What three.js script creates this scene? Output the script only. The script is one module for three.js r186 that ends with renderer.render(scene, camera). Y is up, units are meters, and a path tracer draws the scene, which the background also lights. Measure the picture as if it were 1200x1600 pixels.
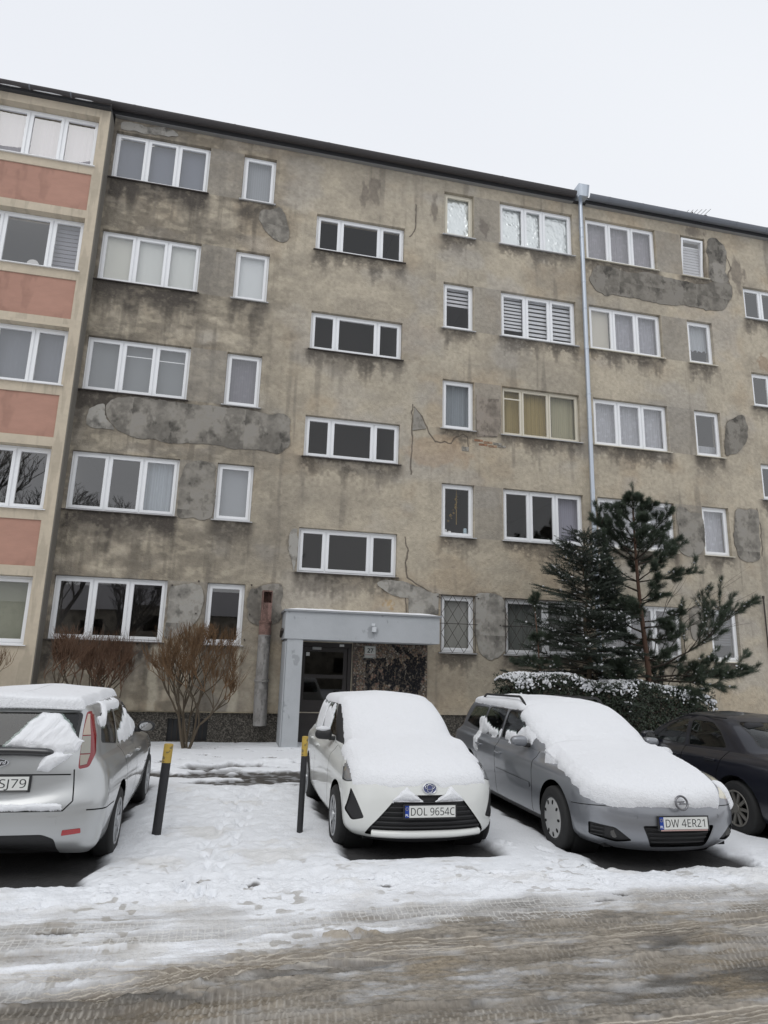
import * as THREE from 'three';
import { mergeGeometries, mergeVertices } from 'three/addons/utils/BufferGeometryUtils.js';
import { RoundedBoxGeometry } from 'three/addons/geometries/RoundedBoxGeometry.js';
import { FontLoader } from 'three/addons/loaders/FontLoader.js';
import { TextGeometry } from 'three/addons/geometries/TextGeometry.js';

// ---------- camera ----------
const scene = new THREE.Scene();
const camera = new THREE.PerspectiveCamera(74.45, 768 / 1024, 0.1, 900);
{
  const pitch = 0.2262, roll = 0.0288, yaw = 0.2183;
  const fw = new THREE.Vector3(Math.sin(yaw) * Math.cos(pitch), Math.sin(pitch), -Math.cos(yaw) * Math.cos(pitch));
  const r0 = new THREE.Vector3(Math.cos(yaw), 0, Math.sin(yaw)), u0 = new THREE.Vector3().crossVectors(r0, fw);
  const r = r0.clone().multiplyScalar(Math.cos(roll)).addScaledVector(u0, Math.sin(roll));
  const u = u0.clone().multiplyScalar(Math.cos(roll)).addScaledVector(r0, -Math.sin(roll));
  camera.quaternion.setFromRotationMatrix(new THREE.Matrix4().makeBasis(r, u, fw.clone().negate()));
  camera.position.set(0, 1.85, 15.27);
}
// ---------- overcast sky and soft sun ----------
{
  const W = 256, H = 128, d = new Float32Array(W * H * 4);
  for (let j = 0; j < H; j++) for (let i = 0; i < W; i++) {
    const el = ((j + 0.5) / H - 0.5) * Math.PI, az = (i + 0.5) / W * Math.PI * 2;
    const s = Math.max(0, Math.sin(el)), k = 0.018 * (Math.sin(az * 3 + 1.3 + s * 4) * Math.cos(s * 9 + az * 2) + 0.6 * Math.sin(az * 7 + s * 15));
    const t = Math.pow(s, 0.8), o = (j * W + i) * 4;
    d[o] = 0.90 - 0.17 * t + k; d[o + 1] = 0.91 - 0.15 * t + k; d[o + 2] = 0.935 - 0.12 * t + k * 0.8; d[o + 3] = 1;
  }
  const t = new THREE.DataTexture(d, W, H, THREE.RGBAFormat, THREE.FloatType);
  t.mapping = THREE.EquirectangularReflectionMapping; t.magFilter = THREE.LinearFilter; t.minFilter = THREE.LinearFilter; t.needsUpdate = true;
  scene.background = t; scene.environment = t;
}
const sun = new THREE.DirectionalLight(new THREE.Color(1, 0.985, 0.96), 0.7);
sun.position.set(-9, 30, 22); sun.target.position.set(2, 0, 2);
sun.castShadow = true; sun.shadow.radius = 70; sun.shadow.mapSize.set(2048, 2048);
Object.assign(sun.shadow.camera, { left: -25, right: 25, top: 25, bottom: -25, near: 1, far: 90 });
scene.add(sun, sun.target);
const renderer = new THREE.WebGLRenderer({ antialias: true });
renderer.setSize(768, 1024);
renderer.shadowMap.enabled = true; renderer.shadowMap.type = THREE.PCFSoftShadowMap;
renderer.toneMapping = THREE.LinearToneMapping;
renderer.toneMappingExposure = 1.1;

// ---------- helpers ----------
const V = (x, y, z) => new THREE.Vector3(x, y, z);
const clamp = (v, a = 0, b = 1) => v < a ? a : v > b ? b : v;
const sst = (a, b, v) => { const t = clamp((v - a) / (b - a)); return t * t * (3 - 2 * t); };
const mix = (a, b, t) => a + (b - a) * t;
function makeRng(seed) { let s = seed >>> 0; return () => { s = (s + 0x6D2B79F5) >>> 0; let t = s; t = Math.imul(t ^ (t >>> 15), t | 1); t ^= t + Math.imul(t ^ (t >>> 7), t | 61); return ((t ^ (t >>> 14)) >>> 0) / 4294967296; }; }
function hash2(i, j) { let h = (Math.imul(i, 374761393) + Math.imul(j, 668265263)) | 0; h = Math.imul(h ^ (h >>> 13), 1274126177); return ((h ^ (h >>> 16)) >>> 0) / 4294967296; }
function noise(x, y) {
  const i = Math.floor(x), j = Math.floor(y), fx = x - i, fy = y - j, u = fx * fx * (3 - 2 * fx), v = fy * fy * (3 - 2 * fy);
  const a = hash2(i, j), b = hash2(i + 1, j), c = hash2(i, j + 1), e = hash2(i + 1, j + 1);
  return a + (b - a) * u + (c - a) * v + (a - b - c + e) * u * v;
}
function fbm(x, y, o = 4) { let s = 0, a = 0.5, n = 0; for (let k = 0; k < o; k++) { s += a * noise(x, y); n += a; a *= 0.5; x = x * 2.03 + 17.1; y = y * 2.03 + 9.7; } return s / n; }
const toS = v => { v = clamp(v); return Math.round(255 * (v <= 0.0031308 ? v * 12.92 : 1.055 * Math.pow(v, 1 / 2.4) - 0.055)); };
function colorTex(w, h, f, wrap = true) {
  const d = new Uint8Array(w * h * 4);
  for (let j = 0; j < h; j++) for (let i = 0; i < w; i++) { const c = f(i, j), o = (j * w + i) * 4; d[o] = toS(c[0]); d[o + 1] = toS(c[1]); d[o + 2] = toS(c[2]); d[o + 3] = 255; }
  const t = new THREE.DataTexture(d, w, h); t.colorSpace = THREE.SRGBColorSpace; t.magFilter = THREE.LinearFilter; t.minFilter = THREE.LinearFilter;
  if (wrap) t.wrapS = t.wrapT = THREE.RepeatWrapping;
  t.needsUpdate = true; return t;
}
function grayTex(w, h, f, wrap = true) {
  const d = new Uint8Array(w * h * 4);
  for (let j = 0; j < h; j++) for (let i = 0; i < w; i++) { const v = Math.round(255 * clamp(f(i, j))), o = (j * w + i) * 4; d[o] = d[o + 1] = d[o + 2] = v; d[o + 3] = 255; }
  const t = new THREE.DataTexture(d, w, h); t.magFilter = THREE.LinearFilter; t.minFilter = THREE.LinearFilter;
  if (wrap) t.wrapS = t.wrapT = THREE.RepeatWrapping;
  t.needsUpdate = true; return t;
}
// noise that wraps round a tile of size n
function tnoise(x, y, p) { const i = Math.floor(x), j = Math.floor(y), fx = x - i, fy = y - j, u = fx * fx * (3 - 2 * fx), v = fy * fy * (3 - 2 * fy), m = k => ((k % p) + p) % p;
  const a = hash2(m(i), m(j) + 991), b = hash2(m(i + 1), m(j) + 991), c = hash2(m(i), m(j + 1) + 991), e = hash2(m(i + 1), m(j + 1) + 991);
  return a + (b - a) * u + (c - a) * v + (a - b - c + e) * u * v; }
function tfbm(x, y, p, o) { let s = 0, a = 0.5, n = 0; for (let k = 0; k < o; k++) { s += a * tnoise(x, y, p); n += a; a *= 0.55; x *= 2; y *= 2; p *= 2; } return s / n; }
const lin = (r, g, b) => new THREE.Color().setRGB(r, g, b);
const std = (c, roughness = 0.8, o = {}) => new THREE.MeshStandardMaterial({ color: c, roughness, ...o });
const phys = (c, roughness, o = {}) => new THREE.MeshPhysicalMaterial({ color: c, roughness, ...o });

const taken = {};
function numbered(n) { const k = taken[n] = (taken[n] ?? -1) + 1; return k ? n + '_' + String(k).padStart(3, '0') : n; }
function tag(o, label, category, group) { o.userData.label = label; o.userData.category = category; if (group) o.userData.group = group; return o; }
function thing(name, label, category, p = [0, 0, 0], turn = 0, group) {
  const o = new THREE.Group(); o.name = numbered(name); o.position.set(...p); o.rotation.y = turn; scene.add(o); return tag(o, label, category, group);
}
function part(name, geo, mat, parent) { const m = new THREE.Mesh(geo, mat); m.name = name; m.castShadow = m.receiveShadow = true; parent.add(m); return m; }
function soloThing(name, geo, mat, label, category, group) { const m = part(numbered(name), geo, mat, scene); return tag(m, label, category, group); }
function struct(name, geo, mat) { const m = part(numbered(name), geo, mat, scene); m.userData.kind = 'structure'; return m; }
function box(x0, x1, y0, y1, z0, z1) { const g = new THREE.BoxGeometry(x1 - x0, y1 - y0, z1 - z0); g.translate((x0 + x1) / 2, (y0 + y1) / 2, (z0 + z1) / 2); return g; }
function rbox(x0, x1, y0, y1, z0, z1, r = 0.01, s = 2) { const g = new RoundedBoxGeometry(x1 - x0, y1 - y0, z1 - z0, s, r); g.translate((x0 + x1) / 2, (y0 + y1) / 2, (z0 + z1) / 2); return g; }
function merge(list) { return mergeGeometries(list.map(g => { const n = g.index ? g.toNonIndexed() : g; for (const k of Object.keys(n.attributes)) if (!['position', 'normal', 'uv'].includes(k)) n.deleteAttribute(k); return n; })); }
function cyl(a, b, ra, rb = ra, n = 12) { // tapered cylinder between two points
  const d = b.clone().sub(a), g = new THREE.CylinderGeometry(rb, ra, d.length(), n, 1); g.translate(0, d.length() / 2, 0);
  g.applyQuaternion(new THREE.Quaternion().setFromUnitVectors(V(0, 1, 0), d.normalize())); g.translate(a.x, a.y, a.z); return g;
}
function shapeOf(pts) { const s = new THREE.Shape(); pts.forEach((p, i) => i ? s.lineTo(p[0], p[1]) : s.moveTo(p[0], p[1])); s.closePath(); return s; }
function rectPath(x0, x1, y0, y1, P = THREE.Path) { const s = new P(); s.moveTo(x0, y0); s.lineTo(x1, y0); s.lineTo(x1, y1); s.lineTo(x0, y1); s.closePath(); return s; }
function gridGeo(nx, nz, f) { // f(i/nx, j/nz) -> [x,y,z,u,v]
  const p = new Float32Array((nx + 1) * (nz + 1) * 3), uv = new Float32Array((nx + 1) * (nz + 1) * 2), idx = new Uint32Array(nx * nz * 6);
  for (let j = 0, k = 0; j <= nz; j++) for (let i = 0; i <= nx; i++, k++) { const q = f(i / nx, j / nz); p[k * 3] = q[0]; p[k * 3 + 1] = q[1]; p[k * 3 + 2] = q[2]; uv[k * 2] = q[3] ?? i / nx; uv[k * 2 + 1] = q[4] ?? j / nz; }
  for (let j = 0, o = 0; j < nz; j++) for (let i = 0; i < nx; i++) { const a = j * (nx + 1) + i, b = a + 1, c = a + nx + 1, e = c + 1; idx[o++] = a; idx[o++] = c; idx[o++] = b; idx[o++] = b; idx[o++] = c; idx[o++] = e; }
  const g = new THREE.BufferGeometry(); g.setAttribute('position', new THREE.BufferAttribute(p, 3)); g.setAttribute('uv', new THREE.BufferAttribute(uv, 2)); g.setIndex(new THREE.BufferAttribute(idx, 1)); g.computeVertexNormals(); return g;
}
// tapered branches collected into one geometry
class Twigs {
  constructor(n = 5) { this.p = []; this.i = []; this.nn = []; this.n = n; }
  seg(a, b, ra, rb, n = this.n) {
    const d = b.clone().sub(a).normalize(), s = Math.abs(d.y) < 0.9 ? V(0, 1, 0) : V(1, 0, 0), u = s.cross(d).normalize(), w = d.clone().cross(u), o = this.p.length / 3;
    for (const [q, r] of [[a, ra], [b, rb]]) for (let k = 0; k < n; k++) { const t = k / n * Math.PI * 2, c = Math.cos(t), e = Math.sin(t); const nx = u.x * c + w.x * e, ny = u.y * c + w.y * e, nz = u.z * c + w.z * e; this.p.push(q.x + nx * r, q.y + ny * r, q.z + nz * r); this.nn.push(nx, ny, nz); }
    for (let k = 0; k < n; k++) { const e = (k + 1) % n; this.i.push(o + k, o + e, o + n + k, o + e, o + n + e, o + n + k); }
  }
  geo() { const g = new THREE.BufferGeometry(); g.setAttribute('position', new THREE.Float32BufferAttribute(this.p, 3)); g.setAttribute('normal', new THREE.Float32BufferAttribute(this.nn, 3)); g.setAttribute('uv', new THREE.Float32BufferAttribute(new Float32Array(this.p.length / 3 * 2), 2)); g.setIndex(this.i); return g; }
}
// ---------- ground ----------
// bare rectangles under the parked cars: centre x, z, half width, half length, turn
const CARS = { white: [2.07, 6.45, 0], silver: [-1.82, 6.45, Math.PI], grey: [4.49, 6.63, -0.03], navy: [7.0, 6.45, Math.PI] };
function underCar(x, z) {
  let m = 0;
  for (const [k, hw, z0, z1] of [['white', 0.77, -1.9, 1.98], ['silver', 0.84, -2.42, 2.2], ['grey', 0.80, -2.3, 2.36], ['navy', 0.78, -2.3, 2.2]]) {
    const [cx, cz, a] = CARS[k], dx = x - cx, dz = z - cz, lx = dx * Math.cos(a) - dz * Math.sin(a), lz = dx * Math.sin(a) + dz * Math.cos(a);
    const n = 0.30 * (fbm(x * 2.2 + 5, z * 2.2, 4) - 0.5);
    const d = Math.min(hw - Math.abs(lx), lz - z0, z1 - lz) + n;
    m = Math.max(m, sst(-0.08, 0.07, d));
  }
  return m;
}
const TRACKS = [ // [points x,z], width, kind
  [[[-3, 11.9], [-0.98, 10.68], [-0.46, 10.25], [0.13, 10.03], [2, 9.72], [6, 9.6]], 0.17, 'block', 0.55],
  [[[-3, 11.05], [-1.03, 10.82], [-0.4, 10.7], [0.33, 10.47], [1.17, 10.35], [2.09, 10.37], [4, 10.3], [8, 10.2]], 0.2, 'line', 0.9],
  [[[-3, 12.6], [-0.27, 10.98], [0.05, 10.72], [0.84, 10.62], [3, 10.5], [8, 10.42]], 0.15, 'wet', 0.8],
  [[[-3, 11.4], [0.41, 10.91], [1.07, 10.83], [1.94, 10.69], [2.89, 10.64], [8, 10.55]], 0.19, 'chev', 1],
  [[[-3, 11.35], [-0.03, 11.11], [0.65, 11.06], [1.4, 11.03], [2.2, 11.0], [3.8, 10.79], [8, 10.7]], 0.2, 'chev', 0.9],
  [[[-3, 10.05], [1.09, 9.94], [1.77, 9.91], [2.79, 9.98], [4.38, 10.05], [8, 10.0]], 0.19, 'block', 0.75],
  [[[-3, 11.2], [0.97, 11.28], [2.02, 11.33], [3.29, 11.3], [8, 11.1]], 0.2, 'chev', 0.95],
  [[[-3, 11.6], [0.6, 11.5], [2, 11.62], [4, 11.55], [8, 11.5]], 0.2, 'line', 0.9],
  [[[-3, 11.0], [0.2, 10.92], [1.6, 10.98], [3.2, 10.92], [8, 10.85]], 0.17, 'chev', 0.8],
  [[[-3, 9.75], [0.5, 9.78], [2.4, 9.74], [5, 9.86], [8, 9.9]], 0.17, 'block', 0.6],
  [[[-3, 10.45], [0.9, 10.5], [2.6, 10.5], [5, 10.4], [8, 10.35]], 0.16, 'line', 0.7],
  [[[-3, 10.3], [1.2, 10.16], [3.0, 10.22], [8, 10.25]], 0.17, 'chev', 0.7],
].map(([p, w, kind, s]) => { const c = new THREE.SplineCurve(p.map(q => new THREE.Vector2(...q))), t = new Float32Array(221); const q = c.getPoints(600); let k = 0; for (let i = 0; i <= 220; i++) { const x = -3 + i * 0.05; while (k < 599 && q[k + 1].x < x) k++; const f = clamp((x - q[k].x) / Math.max(1e-6, q[k + 1].x - q[k].x)); t[i] = mix(q[k].y, q[k + 1].y, f); } return { t, w, kind, s }; });
const SNOW = [0.80, 0.815, 0.84];
const FEET = (() => { const R = makeRng(12), f = []; for (const [x0, z0, x1, z1, n] of [[0.25, 4.9, 0.05, 9.2, 13], [-0.1, 9.3, 0.5, 4.8, 12], [0.6, 5.2, -0.3, 9.0, 10], [3.15, 8.0, 3.5, 9.3, 5], [-1.2, 9.25, 3.0, 9.1, 9]]) for (let i = 0; i < n; i++) { const t = i / (n - 1), a = Math.atan2(x1 - x0, z1 - z0), s = i % 2 ? 0.1 : -0.1; f.push([mix(x0, x1, t) + s * Math.cos(a) + 0.05 * (R() - 0.5), mix(z0, z1, t) - s * Math.sin(a) + 0.05 * (R() - 0.5), a + 0.3 * (R() - 0.5)]); } return f; })();
const FEETMAP = {}; for (const f of FEET) for (let a = -1; a <= 1; a++) for (let b = -1; b <= 1; b++) (FEETMAP[(Math.floor(f[0] * 2) + a) + ',' + (Math.floor(f[1] * 2) + b)] ??= []).push(f);
// height above the asphalt and base colour at (x, z)
function groundAt(x, z, fine) {
  const raise = 0.15 * (1 - sst(2.0, 4.6, z));
  let h, c, wetness = 0;
  const big = fbm(x * 0.7, z * 0.7, 3), med = fbm(x * 3 + 31, z * 3, 3);
  h = 0.05 + 0.035 * big + 0.018 * (med - 0.5);
  c = [...SNOW];
  const blend = (k, r, g, b) => { c[0] += (r - c[0]) * k; c[1] += (g - c[1]) * k; c[2] += (b - c[2]) * k; };
  // trodden snow between the bollards and along the front of the cars
  const walk = sst(-1.05, -0.55, x) * sst(1.35, 0.75, x) * sst(4.0, 4.8, z) + 0.75 * sst(8.3, 8.8, z);
  if (walk > 0.01) {
    const f = fbm(x * 7.5 + 3, z * 7.5, 4), g = fbm(x * 19, z * 19 + 7, 3);
    h += Math.min(1, walk) * (0.055 * (f - 0.55) + 0.03 * (g - 0.5));
    const dirt = sst(0.56, 0.74, fbm(x * 2.4 + 40, z * 3.4, 4)) * Math.min(1, walk);
    blend(0.3 * dirt, 0.52, 0.48, 0.40);
    const crumbs = sst(0.70, 0.76, noise(x * 13 + 7, z * 22)) * sst(0.5, 0.62, fbm(x * 1.9, z * 1.9 + 60, 3)) * Math.min(1, walk) * sst(7.2, 8.6, z);
    blend(0.6 * crumbs, 0.28, 0.25, 0.2);
  }
  // shovelled crumbs of snow beside the path
  const ridge = Math.exp(-Math.pow((z - 2.75 - 0.25 * noise(x * 0.8, 3)) / 0.3, 2)) + Math.exp(-Math.pow((z - 4.75 - 0.2 * noise(x * 0.9, 8)) / 0.35, 2)) * sst(-2.2, -0.2, x);
  h += ridge * (0.02 + 0.16 * Math.max(0, fbm(x * 4.2, z * 4.2 + 11, 4) - 0.38)) * sst(4.0, 1.2, x);
  // bare wet path along the building
  const pz = 3.62 + 0.12 * Math.sin(x * 1.3), pd = Math.abs(z - pz);
  const bare = sst(0.50, 0.60, fbm(x * 1.3 + 12, z * 3.6, 4) + 0.30 * sst(0.95, 0.1, pd) - 0.15 + 0.075 * sst(-0.6, 0.2, x) - 0.275 * sst(1.4, 2.4, x) - 0.12 * sst(-0.2, -1.6, x)) * sst(1.1, 0.75, pd);
  if (bare > 0) { h = mix(h, 0.012 + 0.012 * med, bare); const g = 0.6 + 0.8 * fbm(x * 22, z * 22, 3); wetness = bare * 0.8; blend(bare, 0.058 * g, 0.052 * g, 0.045 * g); blend(bare * 0.45 * sst(0.52, 0.66, fbm(x * 9, z * 16, 3)), 0.5, 0.51, 0.53); }
  // litter and soil showing in the lawn
  if (z < 3) { const s = sst(0.70, 0.76, fbm(x * 3.4 + 77, z * 5.2, 4)); blend(0.8 * s, 0.075, 0.06, 0.045); h -= 0.03 * s; }
  const near = z > 4 && FEETMAP[Math.floor(x * 2) + ',' + Math.floor(z * 2)];
  if (near) for (const [fx, fz, fa] of near) { // footprints
    const dx = x - fx, dz = z - fz; if (dx * dx + dz * dz > 0.05) continue;
    const lx = dx * Math.cos(fa) - dz * Math.sin(fa), lz = dx * Math.sin(fa) + dz * Math.cos(fa), d = Math.hypot(lx / (0.045 + 0.012 * Math.sign(lz)), lz / 0.14) + 0.3 * (noise(x * 30, z * 30) - 0.5);
    h -= 0.032 * sst(1.05, 0.7, d); h += 0.012 * Math.exp(-Math.pow((d - 1.25) / 0.18, 2));
  }
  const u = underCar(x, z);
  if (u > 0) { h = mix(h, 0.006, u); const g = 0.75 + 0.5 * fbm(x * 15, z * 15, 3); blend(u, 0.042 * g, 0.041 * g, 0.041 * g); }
  // the lane: slush pressed by tyres
  if (z > 8.7 && z < 15.4) {
    const edge = z - 9.38 - 0.04 * x + 0.5 * (fbm(x * 1.1, z * 1.6 + 4, 4) - 0.5), lane = sst(-0.1, 0.45, edge);
    const deep = sst(-0.12, 0.3, z - Math.max(9.72, 10.62 - 0.26 * (x + 1)) + 0.5 * (fbm(x * 0.9 + 8, z * 2.4, 4) - 0.5));
    if (lane > 0) {
      const n1 = fbm(x * 1.6 + 20, z * 5 + 3, 4), n2 = fbm(x * 5, z * 16, 4), n3 = fbm(x * 34, z * 60, 2), drag = fbm(x * 2.2 + 3 * z, z * 46 - 4 * x, 3);
      const s = clamp(lane * (0.1 + 1.0 * sst(0.4, 0.72, n1)) * 0.5 + deep * 0.85 + 0.9 * lane * (n2 - 0.5) + 0.5 * lane * (drag - 0.5));
      const tone = clamp(0.26 + 0.85 * n2 + 0.85 * (n3 - 0.5) + 0.75 * (drag - 0.3), 0.2, 1.9);
      blend(s, 0.265 * tone, 0.236 * tone, 0.197 * tone);
      h = mix(h, 0.028 + 0.014 * (n1 - 0.5) + 0.02 * (n2 - 0.5) + 0.012 * (n3 - 0.5) + 0.012 * (drag - 0.5), lane);
      // bare wet spots
      const wet = sst(0.52, 0.62, fbm(x * 1.1 + 3.3, z * 3.6 + 1.7, 5)) * deep;
      const tw = 0.55 + 0.9 * n2; blend(wet * 0.9, 0.082 * tw, 0.075 * tw, 0.065 * tw); h -= wet * 0.012; wetness = Math.max(wet, 0.75 * deep);
      // brown mush
      const mush = sst(0.58, 0.72, fbm(x * 1.4 + 63, z * 3.1 + 9, 4)) * deep; blend(mush * 0.55, 0.25 * tone, 0.195 * tone, 0.125 * tone);
      const ice = sst(0.61, 0.72, fbm(x * 1.2 + 90, z * 4.4 + 2, 4)) * lane; blend(ice * 0.4, 0.56, 0.56, 0.56);
    }
    if (x > -3 && x < 8) for (const T of TRACKS) {
      const k = (x + 3) / 0.05, i = Math.min(219, Math.floor(k)), zc = mix(T.t[i], T.t[i + 1], k - i), w = (z - zc) / T.w;
      if (w < -0.75 || w > 0.75) continue;
      const worn = sst(0.37, 0.55, fbm(x * 1.1 + T.w * 900 + T.t[0] * 7, z * 1.6, 3)) * T.s * sst(-0.1, 0.25, edge + 0.35), inn = sst(0.62, 0.5, Math.abs(w));
      h -= 0.014 * worn * inn; h += 0.016 * worn * Math.exp(-Math.pow((Math.abs(w) - 0.62) / 0.07, 2));
      if (!fine) continue;
      const j = 0.75 + 0.5 * fbm(x * 8, z * 8 + T.w * 70, 3);
      if (T.kind === 'chev') {
        const half = w > 0 ? 1 : 0, ph = (x + 0.05 * (w + 0.5) * (w + 0.5) + half * 0.021 + 0.03 * noise(x * 5, T.t[0])) / 0.043, r = Math.abs(ph - Math.floor(ph) - 0.5) * 2, bar = sst(0.55, 0.98, r) * (0.5 + 0.9 * noise(x * 11 + T.t[5], z * 13)) * inn * sst(0.01, 0.05, Math.abs(w)) * sst(0.36, 0.62, fbm(x * 2.3 + T.w * 40 + T.t[9] * 3, z * 6, 4));
        blend(0.45 * worn * inn, 0.165 * j, 0.14 * j, 0.108 * j); blend(0.6 * worn * bar * j, 0.44, 0.41, 0.36); h += 0.007 * worn * bar;
      } else if (T.kind === 'block') {
        const ph = x / 0.047, r = Math.abs(ph - Math.floor(ph) - 0.5) * 2, q = (w + 0.5) * 4, rq = Math.abs(q - Math.floor(q) - 0.5) * 2, bar = Math.max(sst(0.78, 0.95, r), sst(0.72, 0.94, rq)) * inn * sst(0.25, 0.5, fbm(x * 4 + 9, z * 9, 3));
        blend(0.6 * worn * inn, 0.185 * j, 0.165 * j, 0.14 * j); blend(0.9 * worn * bar * j, 0.70, 0.69, 0.66); h += 0.009 * worn * bar;
      } else if (T.kind === 'line') {
        const q = (w + 0.5) * 5, rq = Math.abs(q - Math.floor(q) - 0.5) * 2, bar = sst(0.72, 0.95, rq) * inn;
        blend(0.5 * worn * inn, 0.19 * j, 0.155 * j, 0.115 * j); blend(0.8 * worn * bar * j, 0.62, 0.57, 0.48); h += 0.008 * worn * bar;
      } else { const d = sst(0.4, 0.62, fbm(x * 2.2, z * 5 + 31, 4)) * inn * worn; blend(0.85 * d, 0.085, 0.078, 0.07); h -= 0.012 * d; }
    }
    // two small potholes and a clod
    for (const [px, pzz, rx, rz] of [[-0.98, 9.82, 0.17, 0.06], [3.2, 9.72, 0.1, 0.035], [3.42, 9.6, 0.08, 0.03], [1.45, 9.2, 0.08, 0.03], [0.35, 9.05, 0.07, 0.035]]) {
      const d = Math.hypot((x - px) / rx, (z - pzz) / rz) + 1.1 * (fbm(x * 9, z * 16, 3) - 0.5), k = sst(1.15, 0.8, d); if (k > 0) { blend(k * 0.9, 0.07, 0.063, 0.055); h -= 0.03 * k; }
    }
    const cd = Math.hypot((x - 0.98) / 0.22, (z - 10.14) / 0.07); if (cd < 1.6) { const k = sst(1.4, 0.5, cd) * sst(0.35, 0.65, fbm(x * 17, z * 17, 4)); h += 0.045 * k; blend(0.8 * sst(0.2, 0.6, k), 0.36, 0.31, 0.24); }
  }
  return [h + raise, c, wetness];
}
const groundBump = grayTex(512, 512, (i, j) => 0.5 * tfbm(i / 32, j / 32, 16, 4) + 0.5 * tfbm(i / 8, j / 8, 64, 2));
function groundSheet(name, x0, x1, z0, z1, nx, nz, tw, th, fine, bumpScale) {
  const wet = new Float32Array(tw * th);
  const tex = colorTex(tw, th, (i, j) => { const q = groundAt(x0 + (x1 - x0) * (i + 0.5) / tw, z0 + (z1 - z0) * (j + 0.5) / th, fine); wet[j * tw + i] = q[2]; return q[1]; }, false);
  const rt = grayTex(tw, th, (i, j) => 0.88 - 0.56 * wet[j * tw + i], false);
  const b = groundBump.clone(); b.repeat.set((x1 - x0) / 1.1, (z1 - z0) / 1.1); b.needsUpdate = true;
  const g = gridGeo(nx, nz, (u, v) => { const x = x0 + (x1 - x0) * u, z = z0 + (z1 - z0) * v; return [x, groundAt(x, z, fine)[0], z, u, v]; });
  return struct(name, g, std(0xffffff, 1, { map: tex, roughnessMap: rt, bumpMap: b, bumpScale }));
}
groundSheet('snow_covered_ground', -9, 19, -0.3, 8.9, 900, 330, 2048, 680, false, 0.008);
groundSheet('slushy_lane', -3, 8, 8.9, 13.1, 860, 330, 2048, 860, true, 0.012);
{ // the same lane and snow further out, coarser
  const sheets = [[-40, -3, 8.9, 18], [8, 40, 8.9, 18], [-3, 8, 13.1, 18], [-40, -9, -0.3, 8.9], [19, 40, -0.3, 8.9]].map(([x0, x1, z0, z1]) => gridGeo(Math.ceil((x1 - x0) * 4), Math.ceil((z1 - z0) * 6), (u, v) => { const x = x0 + (x1 - x0) * u, z = z0 + (z1 - z0) * v; return [x, groundAt(x, z, false)[0] - 0.004, z]; }));
  const names = ['lane_beyond', 'lane_beyond', 'lane_beyond', 'snow_beyond', 'snow_beyond'];
  const mat = std(0xffffff, 0.85, { vertexColors: true });
  sheets.forEach((g, n) => { const p = g.attributes.position, c = new Float32Array(p.count * 3); for (let i = 0; i < p.count; i++) { const q = groundAt(p.getX(i), p.getZ(i), false)[1]; c.set(q, i * 3); } g.setAttribute('color', new THREE.BufferAttribute(c, 3)); struct(names[n], g, mat); });
  const far = new THREE.PlaneGeometry(700, 700); far.rotateX(-Math.PI / 2); far.translate(0, -0.12, 0);
  struct('ground', far, std(lin(0.74, 0.76, 0.8), 0.9));
}
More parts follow.
